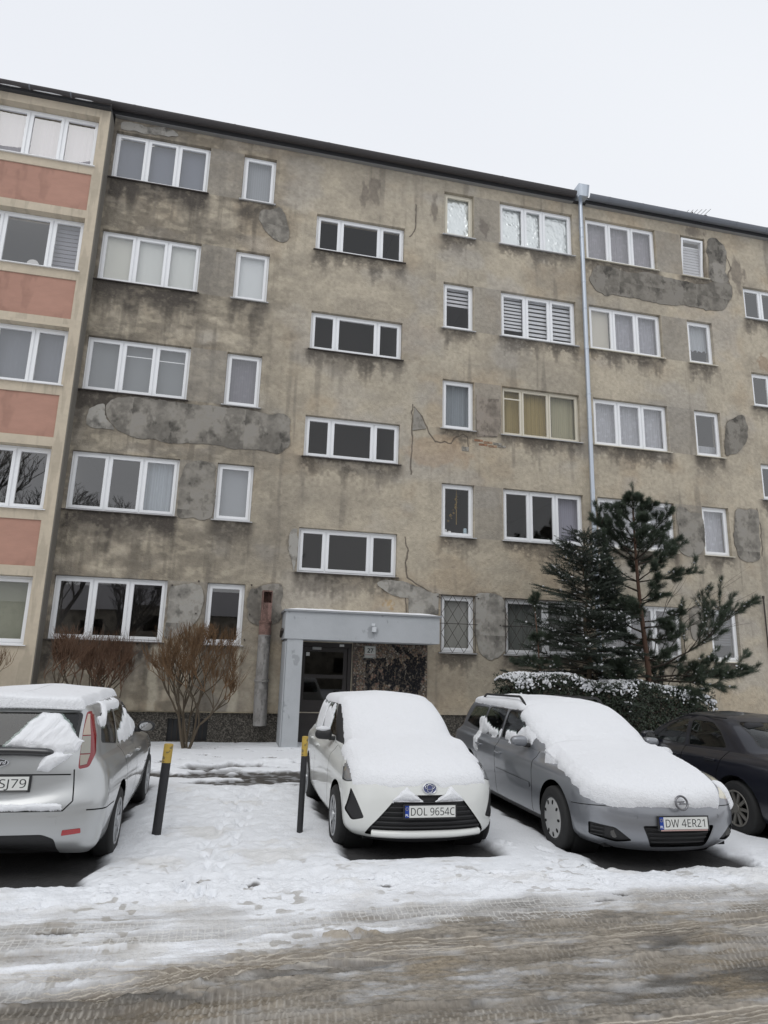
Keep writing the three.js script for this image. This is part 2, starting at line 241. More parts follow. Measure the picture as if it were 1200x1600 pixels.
// ---------- grey apartment block ----------
const S = 2.75, WT = 3.404, WB = 2.072, ST = 4.79, SB = 3.751;
const COLS = { A: [-3.643, -1.366], B: [-0.534, 0.285], D: [4.819, 5.661], E: [6.424, 8.62], F: [9.02, 11.263], G: [12.103, 12.931] };
const FX0 = -3.7, FX1 = 21, FY0 = 0.68, FY1 = 14.78;
const PATCH = {
  p1: [[-3.05,7.27],[-2.87,7.43],[-2.45,7.53],[-1.70,7.51],[-1.27,7.51],[-0.53,7.49],[-0.11,7.52],[0.23,7.48],[0.53,7.44],[0.88,7.49],[1.02,7.38],[1.05,7.14],[1.03,6.71],[0.84,6.53],[0.59,6.51],[0.30,6.54],[-0.18,6.54],[-0.86,6.58],[-1.46,6.51],[-1.98,6.54],[-2.53,6.60],[-2.74,6.68],[-2.97,6.90],[-3.05,7.10]],
  p1b: [[-3.41,7.00],[-3.36,7.14],[-3.10,7.28],[-3.08,7.10],[-3.00,6.90],[-2.81,6.68],[-2.91,6.68],[-3.26,6.70],[-3.38,6.73]],
  p2: [[-1.31,5.82],[-1.24,6.05],[-1.04,6.15],[-0.83,6.17],[-0.61,6.08],[-0.58,5.84],[-0.58,4.86],[-0.71,4.79],[-0.99,4.81],[-1.29,4.83],[-1.32,5.42]],
  p3: [[-0.03,12.83],[0.17,12.92],[0.44,13.01],[0.62,12.71],[0.74,12.37],[0.67,12.10],[0.47,12.06],[0.22,12.20],[0.01,12.47]],
  p4: [[-3.55,14.66],[-3.22,14.69],[-2.91,14.66],[-2.40,14.72],[-2.15,14.60],[-2.37,14.50],[-2.89,14.46],[-3.19,14.48],[-3.53,14.48]],
  p5: [[9.10,12.50],[9.23,12.79],[9.48,12.93],[9.82,12.93],[10.28,12.86],[10.96,12.94],[11.52,12.91],[12.00,12.87],[12.51,12.84],[12.90,12.93],[12.97,13.0],[13.67,13.04],[13.71,12.77],[13.44,12.25],[13.14,12.08],[12.56,12.07],[12.15,12.09],[11.45,12.00],[10.78,12.03],[9.97,12.05],[9.44,12.02],[9.19,12.18]],
  p5b: [[13.03,14.35],[13.19,14.49],[13.41,14.47],[13.61,14.24],[13.61,13.81],[13.56,13.46],[13.63,13.11],[13.0,13.09],[12.99,13.64]],
  p6: [[13.12,8.58],[13.30,8.76],[13.71,8.92],[13.78,8.58],[13.74,8.20],[13.50,7.89],[13.19,7.71],[13.0,7.67]],
  p7: [[11.36,6.05],[11.53,6.06],[11.72,5.96],[12.04,5.93],[12.02,4.89],[11.37,4.81],[11.36,5.36]],
  p8: [[13.17,6.12],[13.44,6.18],[13.83,6.16],[13.83,5.64],[13.83,5.11],[13.78,4.83],[13.49,4.72],[13.17,4.79],[13.04,5.23],[13.08,5.83]],
  p9: [[11.56,3.41],[12.03,3.43],[12.03,2.61],[11.58,2.60]],
  p10: [[4.03,3.31],[4.37,3.42],[4.76,3.44],[4.76,2.94],[4.04,2.94]],
  p10b: [[5.74,3.44],[6.38,3.40],[6.38,2.11],[6.04,1.95],[5.75,2.21]],
  p11: [[-1.30,3.22],[-1.25,3.27],[-0.72,3.34],[-0.64,3.20],[-0.61,2.70],[-0.90,2.36],[-1.30,2.19],[-1.31,2.67]],
  p12: [[0.40,3.26],[0.52,3.33],[1.07,3.42],[1.11,2.95],[1.08,2.61],[0.43,2.61]],
  p13: [[4.08,8.04],[4.25,7.84],[4.40,7.50],[4.04,7.43]],
  p14: [[5.72,8.56],[5.84,8.58],[5.84,8.49],[6.33,8.52],[6.36,8.24],[6.36,7.82],[6.27,7.48],[5.74,7.44],[5.72,7.65]],
  p16: [[1.22,4.68],[1.34,4.76],[1.34,3.78],[1.22,4.19]],
  p17: [[3.24,3.61],[3.82,3.66],[4.21,3.59],[4.64,3.39],[4.06,3.28],[3.44,3.44]],
};
const CRACKS = [[[4.08,8.04],[4.30,7.80],[4.49,7.38],[4.64,7.19],[5.04,7.20],[5.19,7.37],[5.39,7.44],[5.49,7.38],[5.51,7.12]], [[3.92,4.72],[3.99,4.41],[3.95,4.10],[4.00,3.76],[4.21,3.63],[4.64,3.39],[4.9,3.3]], [[3.87,12.82],[4.00,13.0],[4.02,13.5],[4.02,13.82]], [[4.04,8.1],[4.03,7.5],[4.05,7.0],[4.03,6.3]], [[3.98,3.4],[3.98,2.9]], [[4.23,3.4],[4.23,2.85]], [[13.71,12.77],[13.62,13.2],[13.75,13.6],[13.6,14.1]], [[13.85,6.2],[13.9,5.6],[13.86,4.9]]];
const winRects = [];
for (const [k, [a, b]] of Object.entries(COLS)) for (let f = 0; f < 5; f++) winRects.push({ k, f, x0: a, x1: b, y0: WB + f * S, y1: WT + f * S });
for (const [k, a, b] of [['C', 1.4, 3.731], ['H', 14.107, 16.44]]) for (let f = 0; f < 4; f++) winRects.push({ k, f, x0: a, x1: b, y0: SB + f * S, y1: ST + f * S });
for (const [k, a, b] of [['I', 17.3, 18.13]]) for (let f = 0; f < 5; f++) winRects.push({ k, f, x0: a, x1: b, y0: WB + f * S, y1: WT + f * S });

function segDist(px, py, a, b) { const dx = b[0] - a[0], dy = b[1] - a[1], t = clamp(((px - a[0]) * dx + (py - a[1]) * dy) / (dx * dx + dy * dy)); return Math.hypot(px - a[0] - t * dx, py - a[1] - t * dy); }
const OUTLINE = {};
{ let n = 0; for (const [k, poly] of Object.entries(PATCH)) {
    const pts = [], sharp = k === 'p14' || k === 'p13' || k === 'p10';
    const c = new THREE.CatmullRomCurve3(poly.map(q => V(q[0], q[1], 0)), true, 'centripetal'), L = c.getLength(), m = Math.ceil(L / 0.028);
    if (sharp) poly.forEach((a, i) => { const b = poly[(i + 1) % poly.length], q = Math.max(2, Math.ceil(Math.hypot(b[0] - a[0], b[1] - a[1]) / 0.06)); for (let s = 0; s < q; s++) pts.push([mix(a[0], b[0], s / q), mix(a[1], b[1], s / q)]); });
    else for (let i = 0; i < m; i++) { const q = c.getPointAt(i / m); pts.push([q.x, q.y]); }
    for (const q of pts) { const a = sharp ? 0.04 : 0.11; const dx = a * (fbm(q[0] * 5 + n, q[1] * 5, 5) - 0.5), dy = a * (fbm(q[0] * 5 + 50, q[1] * 5 + n, 5) - 0.5); q[0] += dx; q[1] += dy; }
    OUTLINE[k] = pts; n++;
} }
const EDGES = Object.values(OUTLINE).map(p => ({ p, x0: Math.min(...p.map(q => q[0])) - 0.06, x1: Math.max(...p.map(q => q[0])) + 0.06, y0: Math.min(...p.map(q => q[1])) - 0.06, y1: Math.max(...p.map(q => q[1])) + 0.06 }));
const FTW = 2048, FTH = 1186;
const facadeRelief = new Float32Array(FTW * FTH);
const facadeTex = (() => {
  const stain = (x, y, n) => { // dirt washed down from the sills: grainy tongues
    let s = 0;
    for (const w of winRects) {
      if (x < w.x0 - 0.25 || x > w.x1 + 0.25 || y > w.y0 || y < w.y0 - 1.25) continue;
      const d = w.y0 - y, run = (w.k === 'A' || w.k === 'B' ? 1.15 : w.k === 'C' ? 0.8 : 0.62) * (0.35 + 0.95 * noise(x * 5.5 + w.f * 13, w.f * 3.1 + 0.5) * (0.6 + 0.6 * noise(x * 17, w.f + y * 0.9)));
      const e = sst(w.x0 - 0.2, w.x0 + 0.05, x + 0.1 * (noise(y * 5, 2) - 0.5)) * sst(w.x1 + 0.2, w.x1 - 0.05, x);
      s = Math.max(s, e * sst(run, run * 0.25, d + 0.35 * (n - 0.5)) * (w.k === 'A' ? 1 : 0.8));
    }
    return s;
  };
  return colorTex(FTW, FTH, (i, j) => {
    const x = FX0 + (FX1 - FX0) * (i + 0.5) / FTW, y = FY0 + (FY1 - FY0) * (j + 0.5) / FTH;
    const big = fbm(x * 0.42 + 3, y * 0.55 + 8, 4), med = fbm(x * 1.7, y * 2.9 + 40, 4), wisp = fbm(x * 2.6 + 9 + 0.5 * big, y * 4.6 + 1.2 * med, 5), grain = fbm(x * 14, y * 14, 3), fine = hash2(i, j);
    const left = sst(2.2, -1.2, x + 1.2 * (big - 0.5));
    let c = [0.44, 0.386, 0.30];
    const blend = (k, r, g, b) => { c[0] += (r - c[0]) * k; c[1] += (g - c[1]) * k; c[2] += (b - c[2]) * k; };
    const cloud = fbm(x * 1.05 + 33, y * 1.25 + 12, 5);
    blend(0.6 * sst(0.42, 0.66, big), 0.345, 0.31, 0.25);
    blend(0.45 * sst(0.5, 0.7, fbm(x * 0.8 + 50, y * 0.9, 4)), 0.39, 0.30, 0.20);              // ochre patches
    blend((0.3 + 0.25 * left) * sst(0.46, 0.72, med), 0.28, 0.248, 0.2);
    blend((0.36 + 0.2 * left) * sst(0.46, 0.74, cloud), 0.225, 0.198, 0.16);                                  // blotchy grime
    blend(0.26 * sst(0.48, 0.75, fbm(x * 1.1 + 71, y * 1.4 + 3, 4)), 0.53, 0.465, 0.355);       // paler scoured areas
    blend(0.34 * sst(0.55, 0.75, fbm(x * 0.9 + 20, y * 1.2 + 70, 3)), 0.37, 0.352, 0.33);       // greyish
    blend(left * 0.66 * sst(0.28, 0.58, 0.6 * wisp + 0.4 * big), 0.138, 0.119, 0.092);          // sooty weathering of the first bays
    blend(left * 0.4 * sst(0.55, 0.72, fbm(x * 3.2, y * 6 + 5, 5)), 0.50, 0.44, 0.335);
    blend(left * 0.45 * sst(0.5, 0.72, fbm(x * 7, y * 0.8 + 3, 4)), 0.12, 0.104, 0.082);         // vertical runs
    // smoother rendered strips between paired windows
    for (const [a, b] of [[-1.36, -0.54], [5.67, 6.41], [11.28, 12.09]]) if (x > a && x < b) { const f = (y - WB) / S, k = f - Math.floor(f); if (k < 0.484 && f > 0.2 && f < 5) { const t = 0.75 + 0.5 * med; blend(0.6, 0.255 * t, 0.235 * t, 0.205 * t); } }
    const s = stain(x, y, grain);
    if (s > 0) blend(clamp(s * (0.5 + 0.6 * sst(0.3, 0.6, 0.5 * wisp + 0.5 * grain))), 0.07, 0.06, 0.05);
    // rain streaks with a grain of their own
    const streak = sst(0.62, 0.78, fbm(x * 5.5, y * 0.35 + 4, 3)) * sst(0.42, 0.62, big + 0.2 * med); blend(0.45 * streak, 0.165, 0.145, 0.12);
    // black mould under the gutter
    for (const [bx, by, rx, ry] of [[2.6, 13.9, 0.1, 0.35], [2.9, 14.0, 0.16, 0.5], [4.55, 13.7, 0.12, 0.5], [5.95, 13.5, 0.14, 0.3], [13.95, 13.3, 0.3, 0.6], [12.6, 14.6, 0.4, 0.2]]) { const d = Math.hypot((x - bx) / rx, (y - by) / ry) + 1.6 * (fbm(x * 8, y * 4, 3) - 0.5); blend(0.6 * sst(1.1, 0.5, d), 0.12, 0.10, 0.085); }
    // damp brown area with missing render
    const dm = Math.hypot((x - 4.75) / 0.85, (y - 6.95) / 0.45) + 0.9 * (fbm(x * 3.5, y * 3.5, 3) - 0.5); blend(0.45 * sst(1.05, 0.7, dm), 0.38, 0.27, 0.175);
    blend(0.5 * sst(0.14, 0.08, Math.hypot(x - 3.55, (y - 3.1) * 1.2) + 0.3 * (grain - 0.5)), 0.42, 0.27, 0.1);
    blend(0.5 * sst(0.55, 0.35, Math.hypot((x - 14.6) / 0.5, (y - 10.6) / 0.6) + 0.5 * (grain - 0.5)), 0.25, 0.16, 0.095);
    // pale lime runs at the foot of the wall
    for (const rx of [-1.45, 0.2]) { const d = Math.abs(x - rx - 0.07 * (noise(y * 3, rx) - 0.5)); if (y < 2.3) blend(0.6 * sst(0.13, 0.05, d + 0.12 * (grain - 0.5)), 0.58, 0.53, 0.42); }
    let deep = 0;
    // cracks
    const wob = 0.05 * (noise(x * 9, y * 9) - 0.5);
    for (const cr of CRACKS) for (let k = 0; k + 1 < cr.length; k++) { const d = segDist(x + wob, y - wob, cr[k], cr[k + 1]); if (d < 0.03) { const q = sst(0.022, 0.01, d); blend(0.85 * q, 0.10, 0.083, 0.065); deep = Math.max(deep, q); } }
    // broken edge and dirt line round the mortar patches
    for (const E of EDGES) { if (x < E.x0 || x > E.x1 || y < E.y0 || y > E.y1) continue; let d = 1; for (let k = 0; k < E.p.length; k += 2) { const a = E.p[k], b2 = E.p[(k + 2) % E.p.length]; if (Math.abs(a[0] - x) < 0.15 && Math.abs(a[1] - y) < 0.15) d = Math.min(d, segDist(x, y, a, b2)); } const q = sst(0.05 * (0.3 + noise(x * 7, y * 7)), 0.006, d + 0.03 * (grain - 0.5)) * sst(0.3, 0.6, noise(x * 2.3, y * 2.3 + 8)); blend(0.35 * q, 0.15, 0.13, 0.105); deep = Math.max(deep, 0.5 * q); }
    // scribbles on the wall behind the navy car
    if (x > 11.2 && x < 12.8 && y > 0.8 && y < 1.55) { const q = Math.abs(y - 1.2 - 0.2 * Math.sin(x * 17) * Math.sin(x * 3.1 + 1)) < 0.012 || Math.abs(Math.hypot(x - 11.8, (y - 1.2) * 0.8) - 0.18) < 0.012 || Math.abs(x - 12.2 - 0.3 * (y - 1.2)) < 0.012; if (q) blend(0.4, 0.2, 0.18, 0.16); }
    const g = 0.80 + 0.36 * grain + 0.08 * (fine - 0.5); c[0] *= g; c[1] *= g; c[2] *= g;
    facadeRelief[j * FTW + i] = clamp(0.45 + 0.35 * (grain - 0.5) + 0.3 * (wisp - 0.5) + 0.25 * (fine - 0.5) - 0.45 * deep);
    return c;
  }, false);
})();
const facadeBump = grayTex(FTW, FTH, (i, j) => facadeRelief[j * FTW + i], false);
const mPlaster = std(0xffffff, 0.93, { map: facadeTex, bumpMap: facadeBump, bumpScale: 0.03 });
const cementTex = colorTex(512, 512, (i, j) => { const a = tfbm(i / 90, j / 90, 6, 5), b = tfbm(i / 14, j / 14, 37, 3), w = sst(0.56, 0.7, tfbm(i / 50 + 3, j / 70 + 9, 10, 4)), k = 0.62 + 0.5 * sst(0.36, 0.64, a) + 0.3 * (b - 0.5) + 0.1 * (hash2(i, j) - 0.5) + 0.3 * w - 0.28 * sst(0.55, 0.66, tfbm(i / 36 + 7, j / 50, 13, 4)); return [0.92 * k, 0.91 * k, 0.89 * k]; }); cementTex.repeat.set(0.4, 0.4);
const cementBump = grayTex(512, 512, (i, j) => 0.5 * tfbm(i / 30, j / 30, 17, 4) + 0.5 * hash2(i, j + 7) * 0.6);
const cement = (r, g, b) => std(lin(r * 1.03, g, b * 0.94), 0.95, { map: cementTex, bumpMap: cementBump, bumpScale: 0.012 });
const mCement = cement(0.275, 0.265, 0.25), mCementPale = cement(0.35, 0.345, 0.335), mCementDark = cement(0.225, 0.215, 0.20), mCementWarm = cement(0.29, 0.26, 0.235);
const mPvc = phys(lin(0.80, 0.81, 0.82), 0.35, { clearcoat: 0.2 }), mPvcOld = std(lin(0.62, 0.58, 0.48), 0.6), mPvcGrey = std(lin(0.6, 0.62, 0.64), 0.4);
const mGlass = phys(0xffffff, 0.0, { transmission: 1, thickness: 0, ior: 2.25 }), mGlassOld = phys(0xffffff, 0.0, { transmission: 1, thickness: 0, ior: 1.58 });
const mSill = std(lin(0.5, 0.5, 0.5), 0.5), mSillDark = std(lin(0.06, 0.05, 0.045), 0.6);
const mIron = std(lin(0.045, 0.035, 0.03), 0.65), mZinc = std(lin(0.50, 0.545, 0.60), 0.36, { metalness: 0.75 }), mGutterDark = std(lin(0.045, 0.04, 0.04), 0.55), mGutterGrey = std(lin(0.16, 0.17, 0.19), 0.45, { metalness: 0.3 });
const mRoom = std(lin(0.2, 0.185, 0.165), 0.95), mRoof = std(lin(0.05, 0.05, 0.052), 0.9);
const mSnow = phys(lin(0.83, 0.84, 0.86), 0.75, { bumpMap: grayTex(512, 512, (i, j) => 0.55 * tfbm(i / 26, j / 26, 20, 4) + 0.45 * tfbm(i / 5, j / 5, 102, 2)), bumpScale: 0.011 });

const block = thing('apartment_block', 'five storey grey-beige apartment block with stained peeling plaster and mortar patches', 'apartment building', [0, 0.15, 0]);
{
  const sh = rectPath(FX0, FX1, FY0, FY1, THREE.Shape);
  for (const w of winRects) sh.holes.push(rectPath(w.x0, w.x1, w.y0, w.y1));
  sh.holes.push(rectPath(1.5, 2.74, 0.7, 2.2));
  const g = new THREE.ExtrudeGeometry(sh, { depth: 0.35, bevelEnabled: false }); g.translate(0, 0, -0.35);
  const uv = g.attributes.uv, p = g.attributes.position;
  for (let i = 0; i < uv.count; i++) uv.setXY(i, (p.getX(i) - FX0) / (FX1 - FX0), (p.getY(i) - FY0) / (FY1 - FY0));
  part('front_wall', g, mPlaster, block);
}
{ // mortar patches, each a skim coat a centimetre proud with a ragged outline
  const mats = { p1: mCement, p1b: mCementPale, p3: mCement, p4: mCementPale, p5: mCementDark, p5b: mCement, p6: mCementDark, p10: mCementPale, p10b: mCementPale, p11: mCementPale, p12: mCement, p14: mCementWarm, p16: mCementPale, p17: mCementPale };
  let n = 0;
  for (const [k, poly] of Object.entries(PATCH)) {
    const pts = OUTLINE[k];
    const g = new THREE.ExtrudeGeometry(shapeOf(pts), { depth: 0.02, bevelEnabled: false }); g.translate(0, 0, -0.006 + 0.0004 * n);
    part('mortar_patch', g, mats[k] || mCement, block); n++;
  }
}
{ // bare bricks under the patch by the fourth bay
  const mb = [cement(0.36, 0.2, 0.13), cement(0.4, 0.27, 0.19), cement(0.34, 0.33, 0.31)];
  [[5.78, 7.34], [6.03, 7.31], [6.28, 7.3], [5.9, 7.24], [6.15, 7.22], [6.4, 7.24]].forEach(([x, y], i) => part('brick', rbox(x - 0.115, x + 0.115, y - 0.03, y + 0.03, -0.02, 0.006 + 0.003 * (i % 3), 0.008), mb[i % 3], block));
  part('brick', rbox(5.33, 5.52, 7.02, 7.14, -0.02, 0.008, 0.008), mb[2], block);
}
{ // plinth of exposed pebbles
  const t = colorTex(512, 512, (i, j) => { const a = tnoise(i / 7, j / 7, 73), b = tfbm(i / 60, j / 60, 8, 3), k = 0.35 + 1.3 * a * a + 0.3 * (b - 0.5); return [0.13 * k, 0.118 * k, 0.10 * k]; });
  const b = grayTex(512, 512, (i, j) => tnoise(i / 7, j / 7, 73));
  const m = std(0xffffff, 0.9, { map: t, bumpMap: b, bumpScale: 0.03 });
  const xs = [[-3.7, -1.1], [-0.8, -0.58], [-0.28, 1.5], [2.74, 21]];
  const gs = xs.map(([a, c]) => box(a, c, -0.5, 0.68, -0.35, -0.045)); gs.push(box(-1.1, -0.8, -0.5, 0.08, -0.35, -0.045), box(-1.1, -0.8, 0.53, 0.68, -0.35, -0.045), box(-0.58, -0.28, -0.5, 0.08, -0.35, -0.045), box(-0.58, -0.28, 0.53, 0.68, -0.35, -0.045));
  const g = merge(gs), p = g.attributes.position, uv = g.attributes.uv; for (let i = 0; i < p.count; i++) uv.setXY(i, (p.getX(i) + p.getZ(i)) / 1.3, p.getY(i) / 1.3);
  part('plinth', g, m, block);
  for (const x of [-1.1, -0.58]) { const w = part('basement_window', merge([box(x, x + 0.3, 0.08, 0.53, -0.2, -0.17)]), std(lin(0.02, 0.022, 0.025), 0.35), block); part('bar', merge([0.1, 0.2].map(d => box(x + d - 0.008, x + d + 0.008, 0.08, 0.53, -0.15, -0.135))), mIron, w); }
  part('drip_ledge', box(-3.7, 1.17, 0.66, 0.679, -0.045, 0.015), cement(0.4, 0.36, 0.28), block);
}
// roof, gutters, downpipe
part('roof', box(-3.85, 21, 14.79, 14.98, -11, 0.1), mRoof, block);
part('end_wall', box(20.7, 21, -0.5, 14.78, -11, -0.36), cement(0.4, 0.36, 0.28), block);
part('back_wall', box(-3.7, 20.69, -0.5, 14.78, -11.0, -10.7), cement(0.4, 0.36, 0.28), block);
function gutterGeo(x0, x1, r) { const pts = []; for (let k = 0; k <= 10; k++) { const a = Math.PI + k / 10 * Math.PI; pts.push([Math.cos(a) * r, Math.sin(a) * r]); } for (let k = 10; k >= 0; k--) { const a = Math.PI + k / 10 * Math.PI; pts.push([Math.cos(a) * (r - 0.006), Math.sin(a) * (r - 0.006)]); } const g = new THREE.ExtrudeGeometry(shapeOf(pts), { depth: x1 - x0, bevelEnabled: false }); g.rotateY(Math.PI / 2); g.translate(x0, 0, 0); return g; }
for (const [x0, x1, m] of [[-3.85, 8.62, mGutterDark], [9.02, 21, mGutterGrey]]) {
  const g = part('gutter', gutterGeo(x0, x1, 0.118).translate(0, 14.93, 0.23), m, block);
  for (let x = x0 + 0.6; x < x1; x += m === mGutterDark ? 2.4 : 1.05) part('joint', gutterGeo(x, x + 0.05, 0.124).translate(0, 14.93, 0.23), m, g);
  part('flashing', box(Math.max(x0, -3.69), x1, 14.75, 14.775, 0.002, 0.1), std(lin(0.3, 0.3, 0.3), 0.4, { metalness: 0.4 }), block);
}
{
  const dp = part('downpipe', merge([cyl(V(8.82, 0.3, 0.13), V(8.82, 14.8, 0.13), 0.06, 0.06, 20)]), mZinc, block);
  for (const y of [2.2, 4.2, 6.2, 8.2, 10.2, 12.2, 13.9]) part('socket', cyl(V(8.82, y, 0.13), V(8.82, y + 0.09, 0.13), 0.066, 0.066, 20), mZinc, dp);
  for (const y of [3.2, 5.9, 8.9, 11.4, 13.6]) part('bracket', merge([cyl(V(8.82, y, 0.13), V(8.82, y + 0.03, 0.13), 0.069, 0.069, 16), box(8.81, 8.83, y, y + 0.03, 0, 0.08)]), mZinc, dp);
  const hp = new THREE.CylinderGeometry(0.23, 0.19, 0.36, 4, 1); hp.rotateY(Math.PI / 4); hp.translate(8.82, 14.98, 0.22);
  part('hopper_head', hp, mZinc, dp);
}
// rooms behind the windows
{
  const gs = [], f0 = 1.17;
  for (let k = 0; k <= 5; k++) for (const [a, b] of [[-3.68, 0.98], [4.12, 13.5], [16.8, 20.68]]) gs.push(box(a, b, f0 + k * S - 0.24, f0 + k * S, -5, -0.36));
  for (const x of [-3.68, -0.98, 1.0, 4.1, 6.03, 8.82, 11.68, 13.55, 16.7, 20.6]) gs.push(box(x - 0.06, x + 0.06, -0.4, 14.7, -5, -0.36));
  gs.push(box(-3.68, 20.68, -0.4, 14.77, -5.2, -5.0));
  part('room_partitions', merge(gs), mRoom, block);
}
// ---------- windows ----------
const geoCache = {};
const cached = (k, f) => geoCache[k] ??= f();
function ringGeo(w, h, t, d) { return cached(`r${w.toFixed(3)},${h.toFixed(3)},${t},${d}`, () => { const s = rectPath(0, w, 0, h, THREE.Shape); s.holes.push(rectPath(t, w - t, t, h - t)); return new THREE.ExtrudeGeometry(s, { depth: d, bevelEnabled: true, bevelThickness: 0.004, bevelSize: 0.004, bevelOffset: -0.004, bevelSegments: 1 }); }); }
// split: widths of the sashes as shares; z: front plane of the wall, rec: recess of the frame
function makeWindow(parent, x0, x1, y0, y1, z, split, o = {}) {
  const w = x1 - x0 - 0.006, h = y1 - y0 - 0.006, ft = o.ft ?? 0.055, mu = o.mu ?? 0.045, m = o.mat ?? mPvc, rec = o.rec ?? 0.1, st = o.st ?? 0.066;
  const sum = split.reduce((a, b) => a + b, 0), inner = w - 2 * ft - mu * (split.length - 1);
  const gs = [ringGeo(w, h, ft, 0.07)]; let x = ft; const cells = [];
  split.forEach((s, i) => { const sw = inner * s / sum; cells.push([x, sw]); x += sw; if (i < split.length - 1) { gs.push(box(x, x + mu, ft - 0.003, h - ft + 0.003, 0.002, 0.068)); x += mu; } });
  const win = part('window', merge(gs), m, parent); win.position.set(x0 + 0.003, y0 + 0.003, z - rec - 0.07);
  cells.forEach(([cx, sw], i) => {
    const open = o.open === i, sh = h - 2 * ft;
    const sash = part('sash', ringGeo(sw + 0.016, sh + 0.016, st, 0.05), m, win); sash.position.set(cx - 0.008, ft - 0.008, 0.034);
    if (o.transom?.includes(i)) { const tb = part('transom', box(0, sw, 0, 0.035, 0, 0.04), m, win); tb.position.set(cx, h * 0.76, 0.04); }
    const pane = part('pane', cached(`p${(sw - 2 * st).toFixed(3)},${sh.toFixed(3)}`, () => { const g = new THREE.PlaneGeometry(sw + 0.02 - 2 * st, sh + 0.02 - 2 * st); return g; }), o.glass ?? mGlass, win); pane.position.set(cx + sw / 2, h / 2, 0.055);
    pane.rotation.set((hash2(Math.round(x0 * 10), Math.round(y0 * 10) + i) - 0.5) * 0.012, (hash2(Math.round(y0 * 10), i) - 0.5) * 0.012, 0);
    if (open) { sash.rotation.x = 0.1; pane.rotation.x = 0.1; pane.position.z += 0.07; }
  });
  const sl = part('sill', cached(`s${w.toFixed(2)}${rec}`, () => { const g = new THREE.BoxGeometry(w + 0.1, 0.018, rec + 0.075); g.rotateX(0.1); return g; }), o.sill ?? mSill, win); sl.position.set(w / 2, -0.005, 0.07 + (rec + 0.075) / 2 - 0.02);
  return win;
}
function grille(win, w, h) { // lozenge bars with two rails
  const gs = [], z = 0.2, nx = Math.max(2, Math.round(w / 0.28)), ny = 3, cw = w / nx, ch = h / ny;
  for (let i = 0; i < nx; i++) for (let j = 0; j < ny; j++) { gs.push(cyl(V(i * cw, j * ch, z), V((i + 1) * cw, (j + 1) * ch, z), 0.006, 0.006, 5), cyl(V((i + 1) * cw, j * ch, z + 0.008), V(i * cw, (j + 1) * ch, z + 0.008), 0.006, 0.006, 5)); }
  for (const y of [0, h * 0.5, h]) gs.push(cyl(V(-0.06, y, z), V(w + 0.06, y, z), 0.008, 0.008, 6));
  for (const x of [0, w]) gs.push(cyl(V(x, 0, z), V(x, h, z), 0.008, 0.008, 6));
  part('window_grille', merge(gs), mIron, win);
}
const SPLIT = { A: [1, 1, 1], B: [1], C: [0.62, 1.12, 0.62], D: [1], E: [1, 1, 1], F: [1, 1, 1], G: [1], H: [0.62, 1.12, 0.62], I: [1] };
for (const r of winRects) {
  const o = {};
  if (r.k === 'E' && r.f === 2) { o.split = [0.8, 1.15, 1.25]; o.transom = [0]; o.mat = mPvcOld; o.st = 0.045; }
  if (r.k === 'E' && r.f === 4) o.split = [1.05, 0.8, 1.25];
  if ((r.k === 'D' && r.f === 4)) o.mat = mPvcOld;
  if (r.k === 'E' && r.f === 0) o.split = [1, 1];
  if (r.k === 'G' && r.f === 4) { o.open = 0; o.rec = 0.16; }
  if ('CDE'.includes(r.k)) o.glass = mGlassOld;
  if ('GF'.includes(r.k)) o.sill = mPvcOld;
  if ('AC'.includes(r.k)) o.sill = mSillDark;
  const win = makeWindow(block, r.x0, r.x1, r.y0, r.y1, 0, o.split ?? SPLIT[r.k], o);
  if (r.f === 0 && (r.k === 'D' || r.k === 'E')) grille(win, r.x1 - r.x0, r.y1 - r.y0);
  if (r.k === 'A' && r.f === 2) for (const q of [1, 2]) part('glazing_bar', box(0, 0.62, 0, 0.018, 0, 0.01), mPvc, win).position.set(0.1 + q * 0.74, 1.0 - q * 0.03, 0.02);
}
